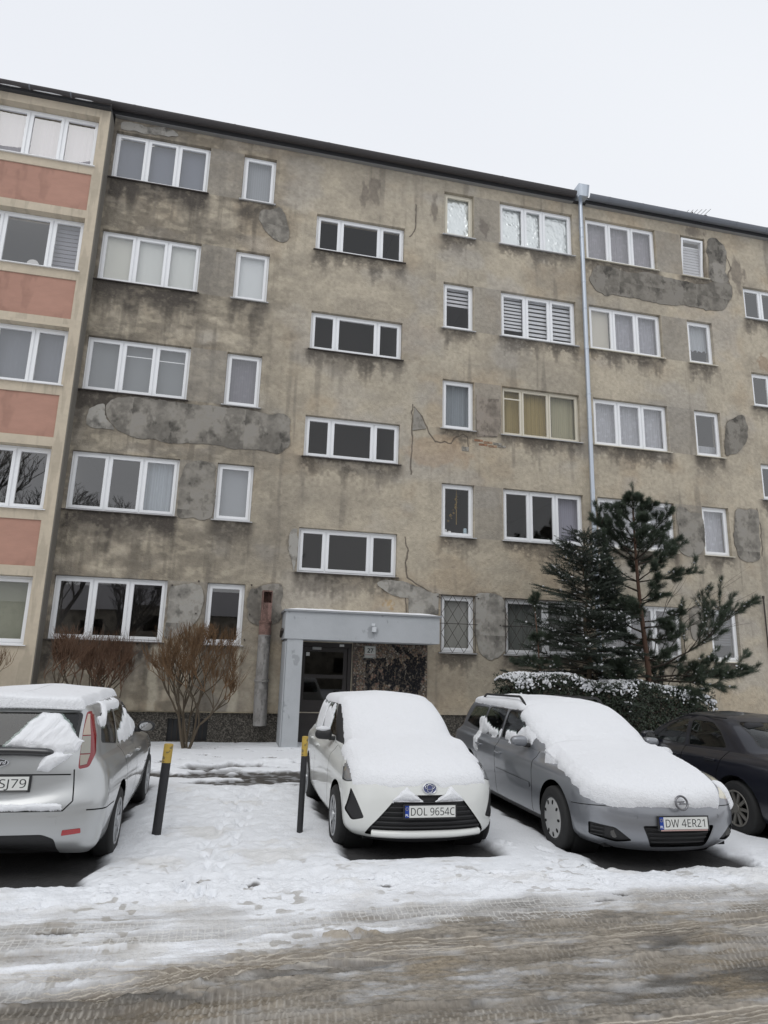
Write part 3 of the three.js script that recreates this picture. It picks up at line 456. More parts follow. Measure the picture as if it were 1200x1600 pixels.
// wall bolts left from old window grilles
for (const [x, y] of [[-1.27, 3.3], [-0.72, 3.42], [0.42, 3.4], [-1.29, 2.2], [0.42, 2.75], [-0.72, 2.72], [4.74, 3.36], [5.75, 3.36], [4.74, 2.3], [6.3, 2.75], [0.35, 2.2]]) part('wall_bolt', cyl(V(x, y, -0.01), V(x, y, 0.05), 0.018, 0.014, 8), mIron, block);
part('lightning_conductor', merge([cyl(V(13.72, 2.2, 0.06), V(13.72, 3.75, 0.06), 0.018), cyl(V(13.72, 3.75, 0.06), V(13.72, 3.82, 0.06), 0.03)]), mIron, block);
{ // old vent stack with a broken head
  const mv = std(lin(0.32, 0.31, 0.3), 0.7, { map: cementTex, metalness: 0.15 }), mr = std(lin(0.27, 0.165, 0.14), 0.85, { map: cementTex, bumpMap: cementBump, bumpScale: 0.02 });
  const vs = part('vent_stack', merge([cyl(V(0.79, 0.42, 0.15), V(0.77, 1.34, 0.15), 0.145, 0.145, 20)]), mv, block);
  part('pipe_section', cyl(V(0.77, 1.36, 0.15), V(0.77, 2.3, 0.15), 0.135, 0.132, 20), mv, vs); part('pipe_section', cyl(V(0.77, 2.3, 0.15), V(0.77, 2.58, 0.15), 0.132, 0.13, 20), mr, vs);
  part('collar', cyl(V(0.77, 1.32, 0.15), V(0.77, 1.38, 0.15), 0.16, 0.16, 20), mv, vs); part('collar', cyl(V(0.77, 2.56, 0.15), V(0.77, 2.61, 0.15), 0.142, 0.142, 20), mr, vs); part('collar', cyl(V(0.77, 2.28, 0.15), V(0.77, 2.31, 0.15), 0.14, 0.14, 20), mv, vs);
  part('broken_head', merge([box(0.66, 0.88, 2.6, 3.0, 0.02, 0.27), box(0.66, 0.69, 3.0, 3.24, 0.02, 0.27), box(0.86, 0.88, 3.0, 3.24, 0.02, 0.27), box(0.69, 0.86, 3.0, 3.24, 0.02, 0.05), box(0.66, 0.88, 3.24, 3.27, 0.02, 0.27)]), mr, vs);
}
// ---------- entrance porch ----------
{
  const porchTex = colorTex(256, 256, (i, j) => { const k = 0.86 + 0.2 * tfbm(i / 50, j / 50, 5, 4) + 0.05 * (hash2(i, j) - 0.5) - 0.25 * sst(0.66, 0.74, tfbm(i / 20, j / 28, 12, 4)); return [k, k, k]; }); porchTex.repeat.set(0.5, 0.5);
  const mBlue = std(lin(0.44, 0.458, 0.475), 0.85, { map: porchTex, bumpMap: cementBump, bumpScale: 0.006 });
  const wuv = g => { const p = g.attributes.position, n = g.attributes.normal, uv = g.attributes.uv; for (let i = 0; i < p.count; i++) uv.setXY(i, Math.abs(n.getX(i)) > 0.5 ? p.getZ(i) : p.getX(i), Math.abs(n.getY(i)) > 0.5 ? p.getZ(i) : p.getY(i)); return g; };
  part('porch_wall', wuv(box(1.2, 1.53, -0.3, 2.22, 0.003, 0.93)), mBlue, block);
  for (let k = 0; k < 7; k++) part('side_board', rbox(1.165, 1.197, -0.3, 2.18, 0.02 + k * 0.13, 0.135 + k * 0.13, 0.006), mBlue, block);
  const can = part('porch_canopy', wuv(box(1.14, 4.5, 2.223, 2.79, 0.003, 0.95)), mBlue, block);
  part('roof_edge', box(1.1, 4.54, 2.792, 2.83, 0.0, 0.99), std(lin(0.3, 0.31, 0.32), 0.5, { metalness: 0.3 }), can);
  part('lamp_fitting', merge([rbox(2.98, 3.07, 2.42, 2.53, 0.95, 1.03, 0.012), rbox(2.97, 3.04, 2.54, 2.6, 0.95, 1.02, 0.012)]), mPvcGrey, can);
  part('broken_pipe', merge([cyl(V(1.13, 2.3, 0.1), V(1.1, 2.42, 0.7), 0.035, 0.035, 8)]), mIron, block);
  const g = gridGeo(80, 22, (u, v) => { const x = 1.1 + 3.44 * u, z = 0.02 + 0.97 * v, e = Math.min(1, 12 * Math.min(u, 1 - u), 12 * (1 - v) + 0.1); return [x, 2.826 + (0.03 + 0.02 * fbm(x * 4, z * 4, 3)) * e, z]; });
  const s = soloThing('snow_layer', g, mSnow, 'thin snow layer lying on the entrance canopy', 'snow'); s.position.y = 0.15;
}
{
  const mGlassDoor = phys(lin(0.12, 0.12, 0.11), 0.0, { transmission: 1, thickness: 0, ior: 1.55 });
  const md = phys(lin(0.018, 0.014, 0.013), 0.4, { clearcoat: 0.15 });
  const door = part('entrance_door', merge([box(1.53, 1.6, -0.15, 2.2, -0.12, -0.02), box(2.66, 2.74, -0.15, 2.2, -0.12, -0.02), box(1.6, 2.66, 2.1, 2.2, -0.12, -0.02)]), md, block);
  part('door_leaf', merge([box(1.61, 2.65, -0.1, 0.95, -0.1, -0.05), box(1.61, 1.7, 0.95, 2.09, -0.1, -0.05), box(2.56, 2.65, 0.95, 2.09, -0.1, -0.05), box(1.7, 2.56, 2.0, 2.09, -0.1, -0.05), box(1.7, 2.56, 1.42, 1.5, -0.1, -0.05)]), md, door);
  for (const [a, b] of [[0.95, 1.42], [1.5, 2.0]]) { const p = part('glazing', new THREE.PlaneGeometry(0.86, b - a), mGlassDoor, door); p.position.set(2.13, (a + b) / 2, -0.075); }
  part('door_closer', rbox(1.85, 2.05, 2.04, 2.1, -0.05, 0.0, 0.01), std(lin(0.35, 0.35, 0.34), 0.4), door);
  part('handle', merge([cyl(V(2.6, 0.95, -0.05), V(2.6, 0.95, 0.02), 0.012), cyl(V(2.6, 0.95, 0.02), V(2.48, 0.95, 0.02), 0.012)]), mZinc, door);
  part('notice', box(1.72, 1.8, 1.9, 1.98, -0.07, -0.066), std(lin(0.6, 0.6, 0.58), 0.8), door); part('notice', box(2.46, 2.56, 2.12, 2.17, -0.02, -0.014), std(lin(0.6, 0.6, 0.58), 0.8), door);
  part('intercom', rbox(2.79, 2.86, 1.15, 1.5, 0.03, 0.055, 0.008), md, block);
  // hall behind the door
  part('hall_wall', merge([box(1.06, 4.04, -0.35, -0.3, -5, -0.36)]), mRoom, block);
}
{ // pebble-dashed panel, pebbles as real stones, sprayed black lettering on them
  const back = part('pebble_panel', box(2.76, 4.5, 0.0, 2.22, 0.003, 0.03), std(lin(0.1, 0.085, 0.07), 0.95), block);
  const R = makeRng(77), geo = new THREE.IcosahedronGeometry(1, 1), n = 4300, im = new THREE.InstancedMesh(geo, std(0xffffff, 0.75), n), M = new THREE.Matrix4(), Q = new THREE.Quaternion(), E = new THREE.Euler();
  // strokes in panel metres (x from 3.0, y down to 1.0)
  const ST_ = []; const L = (...p) => ST_.push(p);
  let x = 3.07; const T = 1.86, B = 1.36;
  L([x - .03, T], [x + .1, T]); L([x + .04, T], [x + .03, B]); x += .17; L([x, T - .04], [x + .17, T], [x + .02, B + .22], [x + .17, B + .16], [x + .02, B]); x += .24; L([x, T], [x + .06, B], [x + .13, T - .12], [x + .18, B], [x + .24, T]); x += .32; L([x, T], [x, B]); L([x, T], [x + .13, T - .2], [x + .12, B + .1], [x, B]); x += .22; L([x, B], [x + .04, T], [x + .1, B + .2], [x + .18, T + .05], [x + .2, B]); x += .3; L([x, T + .12], [x - .02, B - .1]); L([x + .1, T + .05], [x + .06, B + .1]);
  L([3.12, 1.5], [3.12, 1.02], [3.12, 1.3], [3.3, 1.42], [3.14, 1.24], [3.32, 1.04]); L([3.42, 1.42], [3.42, 1.02]); L([3.5, 1.4], [3.75, 1.36], [3.52, 1.06], [3.78, 1.02]); L([3.84, 1.02], [3.94, 1.42], [4.04, 1.02]); L([4.1, 1.02], [4.12, 1.45], [4.24, 1.04], [4.28, 1.5]); L([3.95, 2.1], [4.15, 1.9], [4.0, 1.8]); L([3.7, 2.18], [3.85, 2.05]);
  for (let i = 0; i < n; i++) {
    const px = 2.78 + 1.7 * R(), py = 0.03 + 2.17 * R(), s = 0.013 + 0.013 * R();
    E.set(R() * 6, R() * 6, R() * 6); Q.setFromEuler(E); M.compose(V(px, py, 0.028 + 0.006 * R()), Q, V(s * (1 + R() * .5), s, s * 0.7)); im.setMatrixAt(i, M);
    let d = 9; for (const p of ST_) for (let k = 0; k + 1 < p.length; k++) d = Math.min(d, segDist(px, py, p[k], p[k + 1]));
    const v = 0.5 + 0.4 * R(), q = R(); const c = q < 0.3 ? [0.34, 0.25, 0.17] : q < 0.5 ? [0.3, 0.19, 0.15] : q < 0.75 ? [0.24, 0.21, 0.18] : [0.42, 0.38, 0.32];
    im.setColorAt(i, d < 0.047 ? lin(0.008, 0.008, 0.011) : lin(c[0] * v, c[1] * v, c[2] * v));
  }
  im.name = 'pebbles'; im.userData.kind = 'stuff'; im.castShadow = im.receiveShadow = true; block.add(im);
  const cv = document.createElement('canvas'); cv.width = cv.height = 128; const ctx = cv.getContext('2d'); ctx.fillStyle = '#b9bab4'; ctx.fillRect(0, 0, 128, 128); ctx.fillStyle = '#1c1f22'; ctx.font = 'bold 66px sans-serif'; ctx.textAlign = 'center'; ctx.fillText('27', 64, 72); ctx.fillStyle = '#8c2f2a'; ctx.fillRect(8, 92, 112, 4); ctx.fillStyle = '#a8a9a4'; ctx.fillRect(8, 98, 112, 22); ctx.strokeStyle = '#55585a'; ctx.lineWidth = 3; ctx.strokeRect(3, 3, 122, 122);
  const tx = new THREE.CanvasTexture(cv); tx.colorSpace = THREE.SRGBColorSpace;
  const sg = soloThing('house_number_sign', rbox(3.02, 3.28, 1.89, 2.16, 0.042, 0.056, 0.004), std(lin(0.5, 0.5, 0.48), 0.5), 'small white house number plate reading 27 on the pebble wall', 'sign'); sg.position.y = 0.15;
  const pl = new THREE.PlaneGeometry(0.255, 0.265); pl.translate(3.15, 2.025, 0.0585); part('number_print', pl, std(0xffffff, 0.5, { map: tx }), sg);
}
// ---------- cream block with pink panels ----------
const cream = thing('apartment_block', 'renovated cream apartment block with dusty pink panels under its windows', 'apartment building', [0, 0.15, 0]);
{
  const rnd = (r, g, b) => { const t = colorTex(512, 512, (i, j) => { const a = tfbm(i / 90, j / 90, 6, 4), q = tfbm(i / 12, j / 12, 43, 2), k = 0.84 + 0.22 * a + 0.08 * (q - 0.5) - 0.13 * sst(0.55, 0.7, tfbm(i / 22, j / 170, 23, 3)); return [r * k, g * k, b * k]; }); t.repeat.set(0.45, 0.45); return std(0xffffff, 0.92, { map: t, bumpMap: cementBump, bumpScale: 0.006 }); };
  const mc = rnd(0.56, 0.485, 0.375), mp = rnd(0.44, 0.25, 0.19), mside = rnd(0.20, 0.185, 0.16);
  const Z = 0.4, X1 = -3.72, bays = [[-6.3, -3.95], [-10.3, -7.4]], so = 2.762;
  const sh = rectPath(-15, X1, -0.5, 14.56, THREE.Shape);
  for (const [a, b] of bays) for (let k = 0; k < 5; k++) { sh.holes.push(rectPath(a, b, 12.98 - so * k, 14.35 - so * k)); if (k < 4) sh.holes.push(rectPath(a, b, 11.79 - so * k, 12.75 - so * k)); }
  part('front_wall', new THREE.ExtrudeGeometry(sh, { depth: 0.5, bevelEnabled: false }).translate(0, 0, Z - 0.5), mc, cream);
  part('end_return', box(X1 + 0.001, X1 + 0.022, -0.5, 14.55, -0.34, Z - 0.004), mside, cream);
  for (const [a, b] of bays) for (let k = 0; k < 5; k++) {
    if (k < 4) part('pink_panel', box(a + 0.001, b - 0.001, 11.791 - so * k, 12.749 - so * k, Z - 0.3, Z - 0.025), mp, cream);
    const split = k === 1 ? [0.7, 1.3, 0.8] : k === 4 ? [1.2, 1] : k === 2 || k === 3 ? [1.2, 1.2, 1.0] : [1, 1, 1];
    makeWindow(cream, a, b, 12.98 - so * k, 14.35 - so * k, Z, split, { rec: 0.2, sill: mPvc });
  }
  part('roof', box(-15, X1, 14.57, 14.68, -11, Z + 0.1), mRoof, cream);
  const gt = part('gutter', gutterGeo(-15, -3.7, 0.075).translate(0, 14.66, Z + 0.19), mGutterDark, cream);
  for (let x = -14.5; x < -3.8; x += 0.9) part('gutter_hook', gutterGeo(x, x + 0.03, 0.08).translate(0, 14.662, Z + 0.19), mGutterGrey, gt);
  part('end_wall', box(-15, -14.7, -0.5, 14.55, -11, Z - 0.51), mc, cream); part('back_wall', box(-14.69, X1, -0.5, 14.55, -11, -10.7), mc, cream);
  const gs = []; for (let k = 0; k <= 5; k++) gs.push(box(-14.69, X1 - 0.02, 0.8 + k * so - 0.24, 0.8 + k * so, -5, -0.12)); for (const x of [-11.5, -6.9, -3.8]) gs.push(box(x - 0.05, x + 0.05, -0.4, 14.5, -5, -0.12)); gs.push(box(-14.69, X1, -0.4, 14.54, -5.2, -5));
  part('room_partitions', merge(gs), mRoom, cream);
}
{ // snow remnants caught on the cream block's gutter
  [[-4.3, 0.45, 'first'], [-5.1, 0.7, 'second'], [-5.9, 0.5, 'third']].forEach(([x, w, n]) => { const g = new THREE.SphereGeometry(1, 16, 10); g.scale(w / 2, 0.012, 0.02); g.translate(x, 14.59, 0.585); const s = soloThing('snow_strip', g, mSnow, 'thin snow strip under the cream block gutter, ' + n + ' from the corner', 'snow', 'snow strips on the gutter'); s.position.y = 0.15; });
}
{ // television aerial on the roof
  const a = thing('television_antenna', 'thin television aerial standing on the flat roof right of the downpipe', 'antenna', [15.07, 14.98, -3]);
  part('mast', cyl(V(0, 0, 0), V(0, 3.1, 0), 0.03, 0.025, 8), mIron, a);
  part('boom', cyl(V(-0.55, 2.75, 0), V(0.5, 3.0, 0.1), 0.015, 0.015, 6), mIron, a);
  for (let k = 0; k < 6; k++) part('element', cyl(V(-0.5 + k * 0.18, 2.76 + k * 0.043, -0.35), V(-0.5 + k * 0.18, 2.76 + k * 0.043, 0.45), 0.008, 0.008, 5), mIron, a);
  part('element', cyl(V(-0.45, 2.4, 0), V(0.5, 2.62, 0), 0.01, 0.01, 5), mIron, a);
}
// ---------- what hangs in the windows ----------
const FLOOR = ['ground-floor', 'first-floor', 'second-floor', 'third-floor', 'top-floor'];
const WHERE = { A: 'wide window beside the cream block', B: 'narrow window second from the cream block', C: 'stairwell window', D: 'narrow window right of the stairwell', E: 'wide window left of the downpipe', F: 'wide window right of the downpipe', G: 'narrow window right of the downpipe' };
const rectOf = (k, f) => winRects.find(r => r.k === k && r.f === f);
function sheet(x0, x1, y0, y1, z, waves, amp, o = {}) { return gridGeo(Math.max(4, Math.ceil((x1 - x0) * 40)), 8, (u, v) => { const x = mix(x0, x1, u), n = 1.3 * noise(x * 5 + (o.seed ?? 0), 1.7) + 0.5 * noise(x * 17, 4); const hem = o.hem ? o.hem * Math.abs(Math.sin(x * 22)) * (1 - v) : 0; return [x, mix(y0, y1, v) + hem, z + amp * Math.sin((x * waves + n) * 2 * Math.PI) * (0.6 + 0.4 * (1 - v))]; }); }
const fabric = (c, tr = 0.35, o = {}) => phys(lin(...c), 0.95, { transmission: tr, thickness: 0, side: THREE.DoubleSide, ...o });
const netTex = (r, g, b, flower) => colorTex(128, 256, (i, j) => { const s = 0.9 + 0.06 * Math.sin(i * 0.39) + (flower ? 0.16 * sst(0.5, 0.8, tfbm(i / 16, j / 16, 8, 2)) : 0); return [r * s, g * s, b * s]; });
function hang(k, f, name, label, geo, mat) { const o = soloThing(name, geo, mat, label + ' in the ' + FLOOR[f] + ' ' + WHERE[k], name === 'roller_blind' ? 'blind' : 'curtain'); o.position.y = 0.15; return o; }
function cells(k, f, split) { const r = rectOf(k, f), w = r.x1 - r.x0, s = split ?? SPLIT[k], t = s.reduce((a, b) => a + b, 0); let x = r.x0; return s.map(q => { const a = x; x += w * q / t; return [a + 0.06, x - 0.06, r.y0 + 0.06, r.y1 - 0.06]; }); }
const CZ = -0.25, ORD = ['first', 'middle', 'last'];
function net(k, f, c, tr, a = 0, b = 1, label, o = {}) { const r = rectOf(k, f), w = r.x1 - r.x0; const m = fabric([1, 1, 1], tr, { map: netTex(...c, o.flower) }); const g = sheet(r.x0 + 0.04 + w * a, r.x0 + w * b - 0.04, r.y0 + (o.y0 ?? 0.04), r.y1 - (o.y1 ?? 0.03), CZ, o.waves ?? 7, o.amp ?? 0.014, o); const uv = g.attributes.uv; for (let i = 0; i < uv.count; i++) uv.setX(i, uv.getX(i) * w * (b - a) * 2); return hang(k, f, 'curtain', label, g, m); }
// plain roller blinds
cells('A', 3).forEach(([a, b, c, d], i) => hang('A', 3, 'roller_blind', ORD[i] + ' pale roller blind', sheet(a, b, c, d, CZ + 0.05, 1, 0.001), fabric([0.72, 0.74, 0.70].map((v, q) => v * (i === 0 ? [1, .97, .9][q] : 1)), 0.25)));
cells('B', 3).forEach(([a, b, c, d]) => hang('B', 3, 'roller_blind', 'white roller blind', sheet(a, b, c, d, CZ + 0.05, 1, 0.001), fabric([0.74, 0.77, 0.77], 0.25)));
cells('B', 1).forEach(([a, b, c, d]) => hang('B', 1, 'roller_blind', 'grey roller blind', sheet(a, b, c, d, CZ + 0.02, 1, 0.001), fabric([0.30, 0.32, 0.34], 0.2)));
cells('F', 3).slice(0, 1).forEach(([a, b, c, d]) => hang('F', 3, 'roller_blind', 'beige roller blind', sheet(a, b, c, d, CZ + 0.05, 1, 0.001), fabric([0.62, 0.58, 0.48], 0.25)));
cells('D', 0).forEach(([a, b, c, d]) => hang('D', 0, 'curtain', 'drab grey curtain', sheet(a, b, c, d, CZ + 0.04, 3, 0.006), fabric([0.36, 0.36, 0.33], 0.2)));
// net curtains
cells('A', 4).forEach(([a, b, c, d], i) => hang('A', 4, 'roller_blind', ORD[i] + ' blue-grey roller blind', sheet(a, b, c, d, CZ, 1, 0.001), fabric([0.17, 0.19, 0.24], 0.3)));
cells('A', 2).forEach(([a, b, c, d], i) => hang('A', 2, 'roller_blind', ORD[i] + ' dim grey roller blind', sheet(a, b, c, d, CZ, 1, 0.001), fabric([0.22, 0.24, 0.25], 0.3)));
net('A', 1, [0.55, 0.62, 0.68], 0.45, 0.6, 1, 'pale blue striped net curtain', { waves: 9, amp: 0.02 });
net('B', 4, [0.40, 0.43, 0.46], 0.4, 0, 1, 'light grey net curtain', { waves: 1.5, amp: 0.006 });
net('B', 2, [0.20, 0.19, 0.23], 0.4, 0, 1, 'dark lilac net curtain', { flower: 1, waves: 4, amp: 0.008 });
net('D', 2, [0.40, 0.45, 0.49], 0.5, 0, 1, 'grey checked net curtain', { waves: 4.5, amp: 0.02 });
net('E', 2, [0.50, 0.385, 0.15], 0.45, 0.0, 0.62, 'mustard yellow curtain', { waves: 6, amp: 0.02 });
net('E', 2, [0.58, 0.545, 0.36], 0.45, 0.66, 1, 'pale straw curtain', { waves: 5, amp: 0.015 });
net('E', 1, [0.42, 0.41, 0.50], 0.4, 0.68, 1, 'lilac net curtain', { waves: 4, amp: 0.01 });
net('E', 0, [0.25, 0.27, 0.25], 0.4, 0, 1, 'dingy net curtain', { waves: 6 });
net('F', 4, [0.42, 0.40, 0.44], 0.45, 0, 1, 'greyish lilac net curtain', { flower: 1, waves: 7 });
net('F', 3, [0.50, 0.50, 0.56], 0.45, 0.36, 1, 'gathered net curtain', { waves: 9, amp: 0.02, flower: 1 });
net('F', 2, [0.60, 0.61, 0.66], 0.45, 0, 1, 'white net curtain', { waves: 8, amp: 0.018, flower: 1 });
net('F', 1, [0.58, 0.59, 0.64], 0.45, 0, 1, 'pine-screened white net curtain', { waves: 8, amp: 0.018 });
net('F', 0, [0.12, 0.12, 0.13], 0.3, 0, 1, 'dark curtain behind the conifers', { waves: 5 });
net('G', 3, [0.62, 0.66, 0.70], 0.45, 0, 1, 'white ruffled half curtain', { waves: 10, amp: 0.02, y0: 0.48, hem: 0.06 });
net('G', 2, [0.58, 0.60, 0.64], 0.45, 0, 1, 'low white lace curtain', { waves: 12, amp: 0.015, y1: 0.95 });
net('G', 1, [0.62, 0.63, 0.69], 0.45, 0, 1, 'white lace curtain', { waves: 7, amp: 0.02, flower: 1 });
// crumpled foil
function foil(k, f, i, [a, b, c, d], word) { const g = gridGeo(40, 60, (u, v) => { const x = mix(a, b, u), y = mix(c, d, v); return [x, y, CZ + 0.06 + 0.05 * (Math.abs(fbm(x * 5 + i * 9 + f, y * 4, 3) - 0.5) + 0.6 * Math.abs(fbm(x * 14, y * 11 + i, 2) - 0.5))]; }); hang(k, f, 'foil_sheet', word + ' crumpled silver foil sheet', g, std(lin(0.72, 0.75, 0.74), 0.32, { metalness: 0.85, side: THREE.DoubleSide })); }
cells('D', 4).forEach((q, i) => foil('D', 4, i, q, 'dull')); cells('E', 4, [1.05, 0.8, 1.25]).forEach((q, i) => foil('E', 4, i, q, ORD[i]));
// slatted blinds, every slat a piece
function slatted(k, f, label, [a, b, c, d], n, col, share = 0.55) { const g = thing('slatted_blind', label + ' in the ' + FLOOR[f] + ' ' + WHERE[k], 'blind', [0, 0.15, 0]); const m = fabric(col, 0.25), p = (d - c) / n; for (let i = 0; i < n; i++) part('slat', box(a, b, d - (i + share) * p, d - i * p, CZ + 0.05, CZ + 0.053), m, g); part('head_rail', box(a, b, d - 0.005, d + 0.03, CZ + 0.03, CZ + 0.07), mPvc, g); return g; }
cells('E', 3).forEach((q, i) => slatted('E', 3, ORD[i] + ' white striped blind', [q[0], q[1], i === 0 ? q[2] + 0.2 : q[2], q[3]], 10, [0.74, 0.75, 0.77], 0.62));
cells('D', 3).forEach(q => slatted('D', 3, 'half drawn white striped blind', [q[0], q[1], q[2] + 0.66, q[3]], 5, [0.68, 0.68, 0.7], 0.62));
cells('G', 0).forEach(q => slatted('G', 0, 'dark grey slatted blind', [q[0], q[1], q[2] + 0.35, q[3]], 13, [0.13, 0.135, 0.14], 0.8));
cells('G', 4).forEach(q => slatted('G', 4, 'sagging pale slatted blind', [q[0], q[1], q[2], q[3] - 0.2], 11, [0.6, 0.6, 0.62], 0.85));
{ // ornaments standing in one window
  const r = rectOf('D', 1), z = -0.22; const gold = std(lin(0.35, 0.24, 0.07), 0.35, { metalness: 0.6 });
  const h = thing('window_ornament', 'gold string ornament hanging in the first-floor narrow window right of the stairwell', 'ornament', [0, 0.15, 0]); part('string', cyl(V(r.x0 + 0.45, r.y1 - 0.1, z), V(r.x0 + 0.45, r.y0 + 0.35, z), 0.008, 0.008, 5), gold, h); for (let i = 0; i < 11; i++) { const s = new THREE.OctahedronGeometry(0.022 + 0.014 * (i % 3)); s.translate(r.x0 + 0.45 - 0.05 * (i > 4 ? i - 4 : 0) * 0.6 + 0.03 * Math.sin(i * 3), r.y1 - 0.2 - i * 0.07, z); part('star', s, gold, h); }
  [['white candle jar', 0.16, 0.06], ['squat white candle jar', 0.27, 0.04], ['pale blue glass jar', 0.68, 0.09]].forEach(([n, dx, hh], i) => { const g = new THREE.LatheGeometry([[0.001, 0], [0.045, 0], [0.05, 0.02], [0.05, hh * 1.6], [0.035, hh * 1.9], [0.001, hh * 1.9]].map(p => new THREE.Vector2(...p)), 20); g.translate(r.x0 + dx, r.y0 + 0.1, z); const o = soloThing('candle_jar', g, std(lin(...(i === 2 ? [0.35, 0.45, 0.5] : [0.6, 0.6, 0.58])), 0.4), n + ' on the sill of the first-floor narrow window right of the stairwell', 'jar', 'jars on a window sill'); o.position.y = 0.15; });
}
{ // in the cream block
  const so = 2.762, put = (k, a, b, name, label, col, tr, o = {}) => { const g = sheet(a, b, 12.98 - so * k + (o.y0 ?? 0.05), 14.35 - so * k - 0.05, 0.03, o.waves ?? 5, o.amp ?? 0.015); const s = soloThing(name, g, fabric(col, tr), label, 'curtain'); s.position.y = 0.15; };
  put(0, -6.2, -5.55, 'curtain', 'lilac curtain at the outer edge of the top cream block window', [0.40, 0.36, 0.40], 0.4); put(0, -5.5, -4.75, 'curtain', 'lilac curtain in the middle of the top cream block window', [0.40, 0.36, 0.40], 0.4); put(0, -4.7, -4.0, 'curtain', 'lilac curtain next to the corner in the top cream block window', [0.42, 0.38, 0.42], 0.4);
  put(4, -6.2, -4.0, 'roller_blind', 'olive grey blind in the ground-floor cream block window', [0.36, 0.37, 0.29], 0.2, { waves: 0.5, amp: 0.002 });
  put(2, -6.2, -4.0, 'curtain', 'dark blue-grey net in the middle cream block window', [0.22, 0.24, 0.28], 0.4, { amp: 0.006 });
  const g = thing('slatted_blind', 'grey slatted blind in the second-highest cream block window, next to the corner', 'blind', [0, 0.15, 0]), m = fabric([0.32, 0.32, 0.36], 0.25); for (let i = 0; i < 12; i++) part('slat', box(-4.62, -4.02, 10.3 + i * 0.105, 10.3 + i * 0.105 + 0.085, 0.03, 0.033), m, g);
  const pl = new THREE.CylinderGeometry(0.13, 0.13, 0.02, 28); pl.rotateX(Math.PI / 2); pl.translate(-5.0, 10.42, 0.05); const o = soloThing('plate', pl, std(lin(0.55, 0.54, 0.52), 0.4), 'round pale plate standing inside the second-highest cream block window', 'plate'); o.position.y = 0.15;
}
// ---------- plants ----------
const mBark = std(lin(0.085, 0.066, 0.045), 0.95), mTwig = std(lin(0.165, 0.098, 0.05), 0.95), mBarkGrey = std(lin(0.07, 0.065, 0.06), 0.95), mBarkRed = std(lin(0.115, 0.066, 0.045), 0.9), mDarkTwig = std(lin(0.045, 0.035, 0.026), 0.95);
const dirOf = (az, el) => V(Math.cos(el) * Math.cos(az), Math.sin(el), Math.cos(el) * Math.sin(az));
function bend(R, d, a) { return d.clone().add(V((R() - 0.5) * a, (R() - 0.5) * a, (R() - 0.5) * a)).normalize(); }
function shrub(name, label, at, seed, o) {
  const R = makeRng(seed), t = thing(name, label, 'bush', at), st = new Twigs(6), tw = new Twigs(3), H = o.h;
  const grow = (p, d, len, r, lv) => {
    const n = 3; let q = p; let dd = d;
    for (let i = 0; i < n; i++) { dd = bend(R, dd, 0.3); dd.y += 0.07; const rr = Math.hypot(q.x, q.z), lim = o.wide * (0.55 + 0.45 * sst(0.2, 1.3, q.y)); if (rr > lim) { dd.x -= q.x / rr * 0.35; dd.z -= q.z / rr * 0.35; } dd.normalize(); const e = q.clone().addScaledVector(dd, len / n); (lv < 4 ? st : tw).seg(q, e, r * (1 - i / n * 0.3), r * (1 - (i + 1) / n * 0.3)); q = e; if (q.y > H) break; }
    if (lv >= o.levels) { const m = o.twigs; for (let i = 0; i < m; i++) { const s = q.clone().lerp(p, R() * 0.7); let td = dd.clone().multiplyScalar(0.6).add(V((R() - 0.5) * 1.1, 0.55 + R() * 0.5, (R() - 0.5) * 1.1)).normalize(); let L = (0.14 + R() * 0.34) * (o.tl ?? 1); const top = H + 0.16 * (R() - 0.4); if (s.y + td.y * L > top) L = Math.max(0.03, (top - s.y) / Math.max(0.2, td.y)); const mid = s.clone().addScaledVector(td, L * 0.5), e = mid.clone().addScaledVector(bend(R, td, 0.5), L * 0.5); tw.seg(s, mid, 0.0042, 0.0034); tw.seg(mid, e, 0.0034, 0.0018); } return; }
    const k = 2 + (R() < 0.6 ? 1 : 0); for (let i = 0; i < k; i++) { const nd = dd.clone().add(V((R() - 0.5) * 1.55, (R() - 0.35) * 0.7, (R() - 0.5) * 1.55)).normalize(); grow(q, nd, len * (0.6 + 0.28 * R()), r * 0.66, lv + 1); }
  };
  for (let i = 0; i < o.stems; i++) { const az = i / o.stems * 6.28 + R(), el = 1.57 - (0.12 + 0.5 * R()) * (o.spread ?? 1); grow(V(Math.cos(az) * 0.12 * R(), -0.05, Math.sin(az) * 0.12 * R()), dirOf(az, el), o.len * (0.8 + 0.4 * R()), o.r * (0.7 + 0.5 * R()), 1); }
  part('stems', st.geo(), mBark, t); const q = part('twigs', tw.geo(), o.twigMat ?? mTwig, t); q.userData.kind = 'stuff'; return t;
}
shrub('pruned_shrub', 'bare pruned shrub with reddish twigs between the cream corner and the vent pipe', [-0.62, 0.2, 1.1], 5, { h: 2.36, levels: 5, stems: 6, len: 0.72, r: 0.03, twigs: 6, spread: 0.9, tl: 0.95, wide: 0.82 });
shrub('pruned_shrub', 'darker bare pruned shrub behind the roof of the silver estate', [-2.5, 0.2, 1.0], 17, { h: 2.3, levels: 5, stems: 6, len: 0.72, r: 0.034, twigs: 6, spread: 0.9, tl: 0.9, wide: 0.72, twigMat: std(lin(0.125, 0.07, 0.042), 0.95) });
shrub('pruned_shrub', 'bare shrub mostly out of view in front of the cream block', [-4.75, 0.2, 1.1], 29, { h: 1.75, levels: 4, stems: 5, len: 0.6, r: 0.02, twigs: 7, wide: 0.7 });
